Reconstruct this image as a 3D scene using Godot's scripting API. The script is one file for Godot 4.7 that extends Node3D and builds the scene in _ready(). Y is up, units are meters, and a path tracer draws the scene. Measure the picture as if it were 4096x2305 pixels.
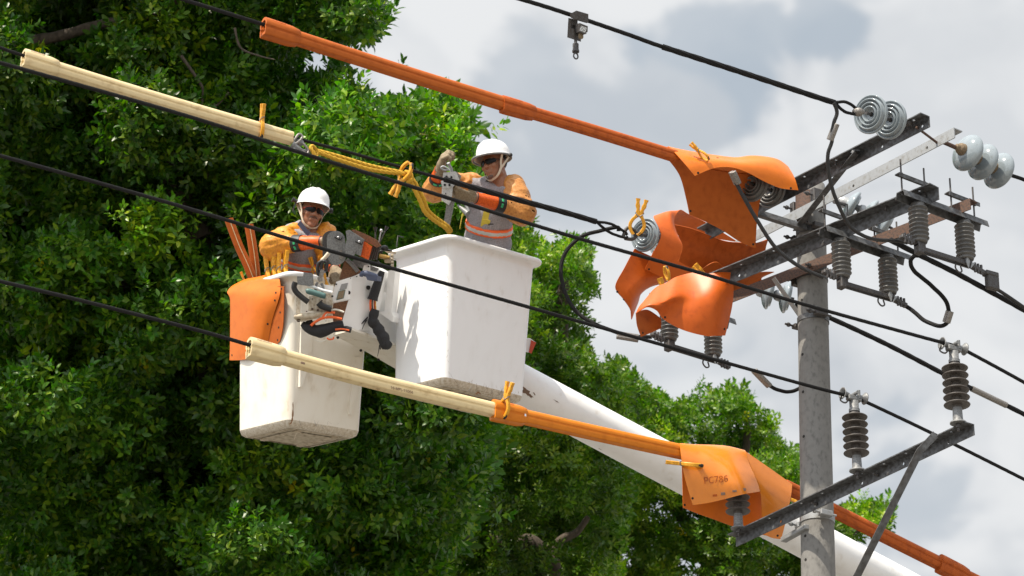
extends Node3D
# A crew in two aerial buckets working on a covered power line beside a concrete pole.
# Lengths in metres, y up, the street crosses from near left to far right.

const PITCH := 25.5
const FOV := 10.0
var eye := Vector3(0, 1.6, 0)
var fwd := Vector3.ZERO
var upv := Vector3.ZERO
var foc := 0.0
var pole := Vector3.ZERO          # axis of the pole at the height of the lower crossarm
var along := Vector3.ZERO         # direction of the line
var across := Vector3.ZERO        # direction of the crossarms
var off := Vector3.ZERO           # base of the thing being built
var sgroup := 0
var rng := RandomNumberGenerator.new()
var names := {}
var M := {}


func ray(v: Vector2) -> Vector3:
	return fwd + Vector3.RIGHT * (v.x - 1288.0) / foc + upv * (724.8 - v.y) / foc

func at(v: Vector2, d: float) -> Vector3:      # a sight line and a depth
	return eye + ray(v) * d

func on_w(v: Vector2, b: float) -> Vector3:    # in the upright plane of a wire, b metres across from the pole
	var r := ray(v)
	return eye + r * (((pole - eye).dot(across) + b) / r.dot(across))

func on_a(v: Vector2, a: float) -> Vector3:    # in the upright plane of a crossarm
	var r := ray(v)
	return eye + r * (((pole - eye).dot(along) + a) / r.dot(along))

func on_h(v: Vector2, h: float) -> Vector3:    # at a height
	var r := ray(v)
	return eye + r * ((h - eye.y) / r.y)

func depth(p: Vector3) -> float:
	return (p - eye).dot(fwd)

func zz(n: int, x: float, y: float) -> Vector2:
	var k: Array = [[0, 0, 1], [534.6, 314.5, .2603], [1006.2, 314.5, .21686], [534.6, 534.6, .43372], [1383.6, 314.5, .43372], [1918.2, 220.1, .36875], [1635.1, 786.1, .45762], [0, 0, .34689], [1194.9, 754.7, .4793], [723.3, 553.4, .2603], [566.0, 534.6, .27313], [1509.4, 490.5, .2602], [2012.5, 503.1, .2602], [1383.6, 0, .11276]][n]
	return Vector2(k[0] + x * k[2], k[1] + y * k[2])


# ---------------------------------------------------------------- mesh helpers
func st() -> SurfaceTool:
	var s := SurfaceTool.new()
	s.begin(Mesh.PRIMITIVE_TRIANGLES)
	return s

func smooth(s: SurfaceTool) -> void:
	sgroup += 1
	s.set_smooth_group(sgroup)

func flat(s: SurfaceTool) -> void:
	s.set_smooth_group(0xFFFFFFFF)

func tri(s: SurfaceTool, a: Vector3, b: Vector3, c: Vector3) -> void:
	s.add_vertex(a - off)
	s.add_vertex(b - off)
	s.add_vertex(c - off)

func quad(s: SurfaceTool, a: Vector3, b: Vector3, c: Vector3, d: Vector3) -> void:
	tri(s, a, b, c)
	tri(s, a, c, d)

func grid(s: SurfaceTool, rows: Array, cu := false, cv := false, flip := false) -> void:
	var n := rows.size()
	var m: int = rows[0].size()
	for i in (n if cu else n - 1):
		var r0: PackedVector3Array = rows[i]
		var r1: PackedVector3Array = rows[(i + 1) % n]
		for j in (m if cv else m - 1):
			var k := (j + 1) % m
			if flip:
				quad(s, r0[j], r1[j], r1[k], r0[k])
			else:
				quad(s, r0[j], r0[k], r1[k], r1[j])

func spline(p: Array, per := 6) -> PackedVector3Array:
	var out := PackedVector3Array()
	var n := p.size()
	for i in n - 1:
		var a: Vector3 = p[maxi(i - 1, 0)]
		var d: Vector3 = p[mini(i + 2, n - 1)]
		for k in per:
			out.append((p[i] as Vector3).cubic_interpolate(p[i + 1], a, d, float(k) / per))
	out.append(p[n - 1])
	return out

func frames(path: PackedVector3Array, hint := Vector3.UP) -> Array:
	var out := []
	var prev := Vector3.ZERO
	for i in path.size():
		var t := (path[mini(i + 1, path.size() - 1)] - path[maxi(i - 1, 0)]).normalized()
		var x := t.cross(hint) if i == 0 else prev - t * prev.dot(t)
		if x.length() < 1e-3:
			x = t.cross(Vector3.RIGHT) if absf(t.x) < .9 else t.cross(Vector3.BACK)
		x = x.normalized()
		prev = x
		out.append(Basis(x, x.cross(t).normalized() * -1.0, t))
	return out

func tube(s: SurfaceTool, path: PackedVector3Array, rad: Variant, sides := 10, caps := true, sy := 1.0, hint := Vector3.UP) -> void:
	var fr := frames(path, hint)
	var rows := []
	for i in path.size():
		var r: float = rad[i] if rad is Array or rad is PackedFloat32Array else rad
		var ring := PackedVector3Array()
		for k in sides:
			var an := TAU * k / sides
			ring.append(path[i] + fr[i].x * cos(an) * r + fr[i].y * sin(an) * r * sy)
		rows.append(ring)
	smooth(s)
	grid(s, rows, false, true)
	if caps:
		for e in [0, path.size() - 1]:
			smooth(s)
			var ring: PackedVector3Array = rows[e]
			for k in range(1, sides - 1):
				if e == 0:
					tri(s, ring[0], ring[k + 1], ring[k])
				else:
					tri(s, ring[0], ring[k], ring[k + 1])

func rod(s: SurfaceTool, a: Vector3, b: Vector3, r: float, sides := 10, r2 := -1.0) -> void:
	tube(s, PackedVector3Array([a, b]), [r, r if r2 < 0 else r2], sides)

func cable(s: SurfaceTool, path: PackedVector3Array, r: float, strands := 8, lay := .16, groove := .16, hint := Vector3.UP) -> void:
	# a stranded conductor: its round section has one lobe per strand and turns along its length
	var fine := PackedVector3Array()
	var step := lay / 10.0
	for i in path.size() - 1:
		var n := maxi(1, int(ceil(path[i].distance_to(path[i + 1]) / step)))
		for k in n:
			fine.append(path[i].lerp(path[i + 1], float(k) / n))
	fine.append(path[path.size() - 1])
	var fr := frames(fine, hint)
	var sides := strands * 4
	var rows := []
	var len := 0.0
	for i in fine.size():
		if i > 0:
			len += fine[i].distance_to(fine[i - 1])
		var turn := len / lay * TAU / strands * 2.0
		var ring := PackedVector3Array()
		for k in sides:
			var an := TAU * k / sides
			var rr := r * (1.0 - groove + groove * absf(cos((an - turn) * strands * .5)) * 1.4)
			ring.append(fine[i] + (fr[i].x * cos(an) + fr[i].y * sin(an)) * rr)
		rows.append(ring)
	smooth(s)
	grid(s, rows, false, true)
	for e in [0, fine.size() - 1]:
		smooth(s)
		for k in range(1, sides - 1):
			tri(s, rows[e][0], rows[e][k], rows[e][k + 1])

func sweep(s: SurfaceTool, path: PackedVector3Array, prof: PackedVector2Array, hint := Vector3.UP, soft := false, closed := true) -> void:
	# section points: x to the right of the travel, y towards the hint
	var rows := []
	var n := path.size()
	for i in n:
		var t := (path[mini(i + 1, n - 1)] - path[maxi(i - 1, 0)]).normalized()
		var x := t.cross(hint).normalized()
		var y := x.cross(t).normalized()
		var ring := PackedVector3Array()
		for q in prof:
			ring.append(path[i] + x * q.x + y * q.y)
		rows.append(ring)
	if soft:
		smooth(s)
		grid(s, rows, false, closed)
	else:
		for j in (prof.size() if closed else prof.size() - 1):
			smooth(s)
			for i in n - 1:
				var k := (j + 1) % prof.size()
				quad(s, rows[i][j], rows[i][k], rows[i + 1][k], rows[i + 1][j])
	if closed:
		var ix := Geometry2D.triangulate_polygon(prof)
		for e in [0, n - 1]:
			flat(s)
			for q in range(0, ix.size(), 3):
				tri(s, rows[e][ix[q]], rows[e][ix[q + 1]], rows[e][ix[q + 2]])

func box(s: SurfaceTool, t: Transform3D, size: Vector3, bev := 0.004) -> void:
	var h := size * .5
	bev = minf(bev, minf(h.x, minf(h.y, h.z)) * .9)
	var f := func(sx: int, sy: int, sz: int, ax: int) -> Vector3:
		var v := Vector3(sx * (h.x - (0.0 if ax == 0 else bev)), sy * (h.y - (0.0 if ax == 1 else bev)), sz * (h.z - (0.0 if ax == 2 else bev)))
		return t * v
	flat(s)
	for g in [-1, 1]:
		quad(s, f.call(g, -1, -1, 0), f.call(g, 1, -1, 0), f.call(g, 1, 1, 0), f.call(g, -1, 1, 0))
		quad(s, f.call(-1, g, -1, 1), f.call(1, g, -1, 1), f.call(1, g, 1, 1), f.call(-1, g, 1, 1))
		quad(s, f.call(-1, -1, g, 2), f.call(1, -1, g, 2), f.call(1, 1, g, 2), f.call(-1, 1, g, 2))
		for q in [-1, 1]:
			quad(s, f.call(g, q, -1, 0), f.call(g, q, 1, 0), f.call(g, q, 1, 1), f.call(g, q, -1, 1))
			quad(s, f.call(g, -1, q, 0), f.call(g, 1, q, 0), f.call(g, 1, q, 2), f.call(g, -1, q, 2))
			quad(s, f.call(-1, g, q, 1), f.call(1, g, q, 1), f.call(1, g, q, 2), f.call(-1, g, q, 2))
			for z in [-1, 1]:
				tri(s, f.call(g, q, z, 0), f.call(g, q, z, 1), f.call(g, q, z, 2))

func plate(s: SurfaceTool, face: PackedVector3Array, push: Vector3) -> void:
	# a flat piece: its outline in space, pushed to give it depth
	var n := face.size()
	var c := Vector3.ZERO
	for p in face:
		c += p / n
	var nor := Vector3.ZERO
	for i in n:
		nor += (face[i] - c).cross(face[(i + 1) % n] - c)
	var x := (face[1] - face[0]).normalized()
	var y := nor.normalized().cross(x)
	var fl := PackedVector2Array()
	for p in face:
		fl.append(Vector2((p - c).dot(x), (p - c).dot(y)))
	var ix := Geometry2D.triangulate_polygon(fl)
	flat(s)
	for q in range(0, ix.size(), 3):
		tri(s, face[ix[q]], face[ix[q + 2]], face[ix[q + 1]])
		tri(s, face[ix[q]] + push, face[ix[q + 1]] + push, face[ix[q + 2]] + push)
	for i in n:
		quad(s, face[i], face[(i + 1) % n], face[(i + 1) % n] + push, face[i] + push)

func lathe(s: SurfaceTool, t: Transform3D, prof: Array, sides := 24) -> void:
	# pairs (radius, height) about the y axis of t; a repeated pair makes a crease
	var rows := []
	var lastp := Vector2(-9, -9)
	for q: Vector2 in prof:
		if q == lastp and rows.size() > 1:
			smooth(s)
			grid(s, rows, false, true)
			rows = []
		lastp = q
		var ring := PackedVector3Array()
		for k in sides:
			var an := TAU * k / sides
			ring.append(t * Vector3(cos(an) * q.x, q.y, sin(an) * q.x))
		rows.append(ring)
	smooth(s)
	grid(s, rows, false, true)

func ball(s: SurfaceTool, t: Transform3D, r: Vector3, n := 12) -> void:
	var p := []
	for i in n + 1:
		var an := PI * i / n - PI / 2
		p.append(Vector2(cos(an) * 1.0, sin(an)))
	lathe(s, t * Transform3D(Basis.from_scale(r), Vector3.ZERO), p, n * 2)

func aim(o: Vector3, y: Vector3, side := Vector3.ZERO) -> Transform3D:
	# a frame at o whose y axis points along y and whose x axis leans towards side
	y = y.normalized()
	var x := side if side != Vector3.ZERO else (Vector3.RIGHT if absf(y.x) < .8 else Vector3.BACK)
	x = (x - y * x.dot(y)).normalized()
	return Transform3D(Basis(x, y, x.cross(y)), o)


# ---------------------------------------------------------------- things and parts
func numbered(called: String) -> String:
	var n: int = names.get(called, 0)
	names[called] = n + 1
	return called if n == 0 else "%s_%03d" % [called, n]

func tag(o: Node3D, label: String, category: String, group := "") -> void:
	o.set_meta("label", label)
	o.set_meta("category", category)
	if group:
		o.set_meta("group", group)

func thing(called: String, label: String, category: String, base: Vector3, group := "") -> Node3D:
	var o := Node3D.new()
	o.name = numbered(called)
	add_child(o)
	o.position = base
	tag(o, label, category, group)
	off = base
	return o

func part(called: String, s: SurfaceTool, m: Material, parent: Node3D) -> MeshInstance3D:
	s.index()
	s.generate_normals()
	var o := MeshInstance3D.new()
	o.name = called
	o.mesh = s.commit()
	o.material_override = m
	parent.add_child(o, true)
	return o

func solo(called: String, s: SurfaceTool, m: Material, label: String, category: String, base: Vector3, group := "") -> MeshInstance3D:
	var o := part(numbered(called), s, m, self)
	o.position = base
	tag(o, label, category, group)
	return o

func copy(o: Node3D, label: String, t: Transform3D) -> Node3D:
	var c: Node3D = o.duplicate()
	c.name = numbered(String(o.name))
	add_child(c)
	c.transform = t
	c.set_meta("label", label)
	return c


# ---------------------------------------------------------------- materials (colours are linear base colours)
func lin(r: float, g: float, b: float) -> Color:
	return Color(r, g, b).linear_to_srgb()

func mat(r: float, g: float, b: float, rough := .6, metal := 0.0, spec := .5) -> StandardMaterial3D:
	var m := StandardMaterial3D.new()
	m.albedo_color = lin(r, g, b)
	m.roughness = rough
	m.metallic = metal
	m.metallic_specular = spec
	return m

func noise_tex(cols: Array, stops: Array, freq: float, octaves := 4, sd := 1, size := 256, kind := FastNoiseLite.TYPE_SIMPLEX_SMOOTH) -> NoiseTexture2D:
	var n := FastNoiseLite.new()
	n.noise_type = kind
	n.seed = sd
	n.frequency = freq
	n.fractal_octaves = octaves
	var t := NoiseTexture2D.new()
	t.width = size
	t.height = size
	t.seamless = true
	t.noise = n
	var g := Gradient.new()
	g.offsets = PackedFloat32Array(stops)
	g.colors = PackedColorArray(cols)
	t.color_ramp = g
	return t

func worn(m: StandardMaterial3D, cols: Array, stops: Array, freq: float, scale: Vector3, sd := 1, octaves := 4) -> StandardMaterial3D:
	# wear and dirt of the surface itself, as a multiplier of its base colour
	var soft := []
	for c: Color in cols:
		soft.append(c.lerp(Color.WHITE, .4))
	m.albedo_texture = noise_tex(soft, stops, freq * 1.6, octaves + 1, sd)
	m.uv1_triplanar = true
	m.uv1_scale = scale * 1.3
	return m

func rough_relief(m: StandardMaterial3D, freq: float, amount: float, sd := 5) -> StandardMaterial3D:
	m.heightmap_enabled = true
	m.heightmap_texture = noise_tex([Color.BLACK, Color.WHITE], [0.0, 1.0], freq, 4, sd)
	m.heightmap_scale = amount
	return m

func grey(v: float) -> Color:
	return Color(v, v, v)


func _ready() -> void:
	rng.seed = 7
	var p := deg_to_rad(PITCH)
	fwd = Vector3(0, sin(p), -cos(p))
	upv = Vector3(0, cos(p), sin(p))
	foc = 724.8 / tan(deg_to_rad(FOV * .5))
	var az := deg_to_rad(60.1)
	across = Vector3(cos(az), 0, sin(az))
	along = Vector3(sin(az), 0, -cos(az))
	pole = at(Vector2(2056, 1300), 23.0)

	var cam := Camera3D.new()
	cam.name = "camera"
	cam.position = eye
	cam.rotation_degrees = Vector3(PITCH, 0, 0)
	cam.fov = FOV
	cam.near = .1
	cam.far = 2000.0
	var lens := CameraAttributesPhysical.new()
	lens.frustum_focal_length = 12.0 / tan(deg_to_rad(FOV * .5))
	lens.frustum_focus_distance = 23.6
	lens.frustum_far = 2000.0
	lens.exposure_aperture = 5.6
	cam.attributes = lens
	add_child(cam)
	cam.current = true

	var env := Environment.new()
	env.background_mode = Environment.BG_SKY
	env.tonemap_mode = Environment.TONE_MAPPER_LINEAR
	env.tonemap_exposure = 1.42
	env.sdfgi_enabled = true
	env.ssao_enabled = true
	env.ssil_enabled = true
	var sk := Sky.new()
	var pan := PanoramaSkyMaterial.new()
	pan.panorama = clouds()
	sk.sky_material = pan
	env.sky = sk
	var we := WorldEnvironment.new()
	we.name = "world_environment"
	we.environment = env
	add_child(we)

	var sun := DirectionalLight3D.new()
	sun.name = "sun"
	sun.light_energy = 1.6
	sun.light_color = Color(1, .955, .88)
	sun.light_angular_distance = .55
	sun.shadow_enabled = true
	add_child(sun)
	sun.look_at_from_position(-SUN, Vector3.ZERO, Vector3.BACK)

	make_materials()
	make_ground()
	make_pole()
	make_crossarms()
	make_insulators()
	make_switches()
	make_wires()
	make_covers()
	make_blankets()
	make_boom()
	make_buckets()
	make_jib()
	make_people()
	make_tools()
	make_clamps()
	make_trees()


const SUN := Vector3(.37, -.83, -.42)      # where the sunlight travels


func clouds() -> ImageTexture:
	# broken cumulus in pale light: a bluish grey base with brighter billows, brighter round the sun
	var w := 4096
	var h := 2048
	var a := FastNoiseLite.new()
	a.noise_type = FastNoiseLite.TYPE_SIMPLEX_SMOOTH
	a.seed = 21
	a.frequency = 1.0
	a.fractal_octaves = 8
	a.fractal_gain = .52
	var b: FastNoiseLite = a.duplicate()
	b.seed = 44
	b.fractal_octaves = 4
	var towards_sun := -SUN.normalized()
	var puffs := []
	for q: Array in [[2330, 180, 320, 1.0], [2160, 290, 200, .9], [2480, 90, 220, 1.0], [1890, 360, 170, .9], [2500, 620, 280, .8], [1130, 60, 260, 1.0], [1010, 170, 160, .9], [2250, 640, 200, .7], [1690, 620, 160, .6], [1760, 90, 250, -1.0], [1900, 60, 170, -1.0], [1310, 190, 170, -.45], [1480, 420, 260, -.35], [1650, 300, 170, -.3], [2300, 1250, 260, -.6], [2050, 30, 120, -.9]]:
		puffs.append([ray(Vector2(q[0], q[1])).normalized(), q[2] / foc, q[3]])
	# the whole sky coarsely, the part in view again at full fineness
	var im := sky_part(a, b, puffs, towards_sun, w / 8, h / 8, Rect2i(0, 0, w / 8, h / 8))
	im.resize(w, h, Image.INTERPOLATE_CUBIC)
	for x: int in [0, w - w / 18]:
		var r := Rect2i(x, h * 45 / 180, w / 18, h * 35 / 180)
		im.blit_rect(sky_part(a, b, puffs, towards_sun, w, h, r), Rect2i(Vector2i.ZERO, r.size), r.position)
	return ImageTexture.create_from_image(im)


func sky_part(a: FastNoiseLite, b: FastNoiseLite, puffs: Array, towards_sun: Vector3, w: int, h: int, part_of: Rect2i) -> Image:
	var px := PackedFloat32Array()
	px.resize(part_of.size.x * part_of.size.y * 3)
	var o := 0
	for j in range(part_of.position.y, part_of.end.y):
		var el := PI * (.5 - (j + .5) / h)
		for i in range(part_of.position.x, part_of.end.x):
			var az := TAU * (i + .5) / w
			var d := Vector3(sin(az) * cos(el), sin(el), -cos(az) * cos(el))
			var c := Color(.20, .19, .17)
			if el > -.05:
				var q := d * 9.0 + Vector3(0, d.y * 7.0, 0)
				var warp := Vector3(b.get_noise_3dv(q * .5), b.get_noise_3dv(q * .5 + Vector3(9, 3, 1)), b.get_noise_3dv(q * 2.4) * .25) * .6
				var n := a.get_noise_3dv((q + warp) * .6 + CLOUD_AT)
				var m := b.get_noise_3dv((q + warp) * .42 + Vector3(5, 31, 8))
				var wisp := a.get_noise_3dv(q * 2.6 + warp * 3.0)
				n += wisp * .22
				var bright := smoothstep(-.3, .4, n)
				var gap := smoothstep(.05, .4, m) * .8
				for k in (puffs.size() if d.dot(fwd) > .95 else 0):
					var f: Array = puffs[k]
					var far: float = d.angle_to(f[0]) / f[1] + (n * .85 + m * .25 + wisp * .3)
					var inside := 1.0 - smoothstep(.62, .98, far)
					if f[2] > 0.0:
						bright = lerpf(bright, .5 + .5 * smoothstep(-.35, .3, n + f[2] - .8), inside)
						gap *= 1.0 - inside
					else:
						bright = lerpf(bright, .1 + .35 * smoothstep(-.3, .4, n), inside * .9)
						gap = lerpf(gap, -f[2], inside)
				c = Color(.385, .412, .445).lerp(Color(.575, .585, .595), bright)
				c = c.lerp(Color(.29, .345, .405), gap * .8 * (1.0 - .7 * bright))
				var near_sun := maxf(0.0, d.dot(towards_sun))
				var lift := 1.0 + 2.2 * pow(near_sun, 2.0) + .3 * maxf(0.0, d.y - .5)
				c = Color(c.r * lift, c.g * lift, c.b * lift)
			px[o] = c.r
			px[o + 1] = c.g
			px[o + 2] = c.b
			o += 3
	return Image.create_from_data(part_of.size.x, part_of.size.y, false, Image.FORMAT_RGBF, px.to_byte_array())

const CLOUD_AT := Vector3(3.1, 7.7, 1.3)


func make_materials() -> void:
	var dirty := [Color(.55, .5, .42), Color(.86, .84, .8), Color.WHITE]
	M.concrete = rough_relief(worn(mat(.185, .18, .172, .9), [grey(.62), grey(.92), grey(1), grey(.88)], [.1, .38, .62, .95], .03, Vector3(1.6, .8, 1.6), 3, 5), .11, .12)
	M.hole = mat(.012, .011, .01, .9)
	M.arm = worn(mat(.125, .13, .138, .5, .3), [Color(.45, .40, .36), grey(.75), grey(1)], [.18, .48, .82], .02, Vector3(2, 2, 2), 8)
	M.zinc = worn(mat(.30, .31, .32, .5, .35), [Color(.8, .76, .7), grey(.95), grey(1)], [.12, .4, .7], .02, Vector3(2, 2, 2), 9)
	M.rust = worn(mat(.10, .066, .052, .8), [grey(.5), Color(1, .86, .8), Color(1.0, .8, .55)], [.15, .6, .95], .03, Vector3(3, 3, 3), 11)
	M.iron = worn(mat(.075, .075, .078, .55, .3), [Color(.7, .55, .45), grey(1)], [.2, .6], .03, Vector3(4, 4, 4), 12)
	M.porcelain = mat(.20, .235, .26, .1)
	M.porcelain.clearcoat_enabled = true
	M.porcelain.clearcoat = .6
	M.porcelain.clearcoat_roughness = .05
	worn(M.porcelain, [Color(.85, .83, .78), grey(.98), grey(1)], [.08, .3, .6], .015, Vector3(3, 3, 3), 14)
	M.cement = worn(mat(.22, .16, .10, .85), [grey(.5), grey(1)], [.2, .7], .03, Vector3(6, 6, 6), 15)
	M.brownglaze = worn(mat(.10, .101, .102, .36), [Color(.85, .8, .75), grey(1)], [.3, .7], .02, Vector3(5, 5, 5), 16)
	M.polymer = worn(mat(.088, .080, .076, .5), [Color(.78, .74, .7), grey(1)], [.25, .7], .02, Vector3(4, 4, 4), 17)
	M.wire = worn(mat(.016, .016, .017, .65, 0, .25), [grey(.6), Color(1.5, 1.4, 1.3)], [.2, .8], .03, Vector3(4, 4, 4), 18)
	M.alu = worn(mat(.30, .29, .28, .5, .5), [Color(.5, .45, .4), grey(1)], [.2, .7], .03, Vector3(6, 6, 6), 19)
	M.orange = worn(mat(.66, .16, .008, .36, 0, .45), [Color(.86, .8, .76), Color(.95, .93, .92), grey(1)], [.08, .3, .6], .012, Vector3(1.6, 1.6, 1.6), 20, 5)
	M.orange_gloss = worn(mat(.72, .215, .012, .2, 0, .55), [Color(.86, .8, .76), Color(.96, .95, .94), grey(1)], [.06, .28, .6], .012, Vector3(1.6, 1.6, 1.6), 46, 5)
	M.orange_gloss.clearcoat_enabled = true
	M.orange_gloss.clearcoat = .5
	M.orange_gloss.clearcoat_roughness = .22
	M.orange_red = worn(mat(.54, .104, .009, .42, 0, .4), [Color(.8, .74, .7), Color(.95, .93, .92), grey(1)], [.08, .3, .6], .012, Vector3(1.6, 1.6, 1.6), 44, 5)  # redder, darker orange for the middle wraps; their shade is in the colour
	M.orange_old_shade = worn(mat(.43, .105, .016, .55, 0, .3), [Color(.74, .68, .64), Color(.93, .9, .88), grey(1)], [.08, .32, .62], .014, Vector3(1.8, 1.8, 1.8), 21, 5)  # old orange; on shaded flaps its darker tone holds the shade
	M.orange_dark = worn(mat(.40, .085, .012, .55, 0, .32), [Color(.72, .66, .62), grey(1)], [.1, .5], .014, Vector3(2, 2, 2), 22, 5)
	M.amber = worn(mat(.62, .19, .014, .45, 0, .35), [Color(.85, .78, .7), grey(1)], [.08, .5], .012, Vector3(1.6, 1.6, 1.6), 23, 5)
	M.cream = worn(mat(.66, .53, .30, .42), [Color(.62, .54, .44), Color(.93, .9, .87), grey(1)], [.04, .24, .5], .014, Vector3(1.3, 1.3, 1.3), 24, 5)
	M.white = worn(mat(.78, .785, .79, .34), [Color(.8, .76, .7), Color(.96, .955, .95), grey(1)], [.04, .22, .5], .012, Vector3(1.1, .8, 1.1), 25, 5)
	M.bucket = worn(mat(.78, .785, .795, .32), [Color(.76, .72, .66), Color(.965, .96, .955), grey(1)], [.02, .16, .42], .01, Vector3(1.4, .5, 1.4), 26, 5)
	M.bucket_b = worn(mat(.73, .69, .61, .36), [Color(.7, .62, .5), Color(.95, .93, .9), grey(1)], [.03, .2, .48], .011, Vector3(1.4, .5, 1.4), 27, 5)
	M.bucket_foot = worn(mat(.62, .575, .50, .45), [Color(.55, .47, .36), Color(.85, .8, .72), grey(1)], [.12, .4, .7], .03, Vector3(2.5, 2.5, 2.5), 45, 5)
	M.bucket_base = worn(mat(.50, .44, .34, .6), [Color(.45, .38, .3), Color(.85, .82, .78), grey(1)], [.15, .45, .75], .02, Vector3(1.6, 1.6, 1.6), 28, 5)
	M.yellow = worn(mat(.74, .36, .018, .42), [Color(.62, .5, .4), grey(1)], [.2, .55], .03, Vector3(8, 8, 8), 29)
	M.rope = worn(mat(.62, .38, .03, .9), [Color(.6, .5, .4), grey(1)], [.2, .7], .05, Vector3(9, 9, 9), 30)
	M.black = mat(.012, .012, .013, .5)
	M.cloth_black = rough_relief(worn(mat(.022, .022, .025, .85), [grey(.6), grey(1.6)], [.2, .8], .03, Vector3(7, 7, 7), 31), .06, .15)
	M.castgrey = worn(mat(.21, .215, .22, .5, .2), [grey(.6), grey(1)], [.2, .7], .03, Vector3(4, 4, 4), 32)
	M.steel = mat(.45, .45, .46, .3, .8)
	M.brass = mat(.42, .26, .08, .35, .8)
	M.rustplate = worn(mat(.22, .11, .06, .8), [grey(.5), Color(1, .9, .8)], [.2, .7], .03, Vector3(4, 4, 4), 33)
	M.hose_orange = mat(.75, .12, .02, .4)
	M.hose_white = mat(.65, .62, .55, .4)
	M.red = mat(.42, .05, .02, .5)
	M.green = mat(.02, .32, .12, .5)
	M.ink = mat(.16, .10, .07, .8)
	M.rust_stain = mat(.20, .09, .03, .85)
	M.skin = worn(mat(.29, .135, .075, .5), [Color(.8, .72, .68), grey(1)], [.3, .6], .03, Vector3(9, 9, 9), 34)
	M.skin.subsurf_scatter_enabled = true
	M.skin.subsurf_scatter_strength = .12
	M.hair = mat(.012, .010, .009, .7)
	M.stubble = mat(.10, .055, .038, .7)
	M.lip = mat(.22, .075, .055, .5)
	M.shirt = rough_relief(worn(mat(.30, .285, .305, .9), [grey(.7), grey(1)], [.25, .65], .03, Vector3(5, 5, 5), 35), .02, .25)
	M.shirt_dark = mat(.045, .045, .055, .9)
	M.hivis = mat(.85, .13, .02, .6)
	M.reflect = mat(.46, .46, .43, .4)
	M.rubber_sleeve = rough_relief(worn(mat(.62, .25, .014, .48), [Color(.72, .6, .5), grey(1)], [.2, .6], .02, Vector3(4, 4, 4), 36), .012, .2)
	M.rubber_tan = rough_relief(worn(mat(.52, .225, .05, .5), [Color(.72, .6, .5), grey(1)], [.2, .6], .02, Vector3(4, 4, 4), 42), .012, .2)
	M.tool = worn(mat(.52, .53, .53, .45, .15), [grey(.7), grey(1)], [.2, .6], .03, Vector3(6, 6, 6), 43)
	M.glove_orange = worn(mat(.70, .11, .01, .42, 0, .4), [Color(.7, .6, .6), grey(1)], [.2, .6], .02, Vector3(5, 5, 5), 37)
	M.leather = rough_relief(worn(mat(.27, .215, .14, .75), [Color(.5, .42, .35), grey(1)], [.2, .65], .03, Vector3(8, 8, 8), 38), .03, .15)
	M.helmet = mat(.74, .745, .75, .22)
	M.strap = mat(.56, .49, .39, .8)
	M.webbing = mat(.56, .44, .05, .8)
	M.lens = mat(.006, .006, .007, .12, 0, .3)
	M.navy = mat(.06, .075, .13, .5)
	M.bark = rough_relief(worn(mat(.085, .066, .05, .9), [grey(.45), grey(1), Color(1.2, 1.15, 1.1)], [.2, .6, .9], .03, Vector3(1.2, .6, 1.2), 39), .06, .5)
	M.teal = mat(.06, .13, .125, .5)
	M.number = mat(.75, .8, .85, .5)


func make_ground() -> void:
	off = Vector3.ZERO
	var s := st()
	flat(s)
	for i in 12:
		for j in 12:
			var x := -600.0 + i * 100.0
			var z := -900.0 + j * 100.0
			quad(s, Vector3(x, 0, z), Vector3(x + 100, 0, z), Vector3(x + 100, 0, z + 100), Vector3(x, 0, z + 100))
	var g := part("ground", s, worn(mat(.26, .24, .21, .95), [grey(.7), grey(1)], [.2, .7], .02, Vector3(.05, .05, .05), 40), self)
	g.set_meta("kind", "structure")
	s = st()
	flat(s)
	var o := Vector3(pole.x, .004, pole.z)
	var a := o - across * 1.2 - along * 90
	var b := o - across * 1.2 + along * 90
	quad(s, a, b, b + across * -11.0, a + across * -11.0)
	a = o + across * 3.0 - along * 90
	b = o + across * 3.0 + along * 90
	var r := part("road", s, worn(mat(.07, .07, .07, .95), [grey(.7), grey(1)], [.2, .7], .03, Vector3(.4, .4, .4), 41), self)
	r.set_meta("kind", "structure")


# ---------------------------------------------------------------- bodies: a smooth distance field meshed by surface nets
func bone(a: Vector3, b: Vector3, ra: float, rb: float) -> Array:
	return [0, a, b, ra, rb]

func egg(t: Transform3D, r: Vector3) -> Array:
	return [1, t.affine_inverse(), t.origin, r]

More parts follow.
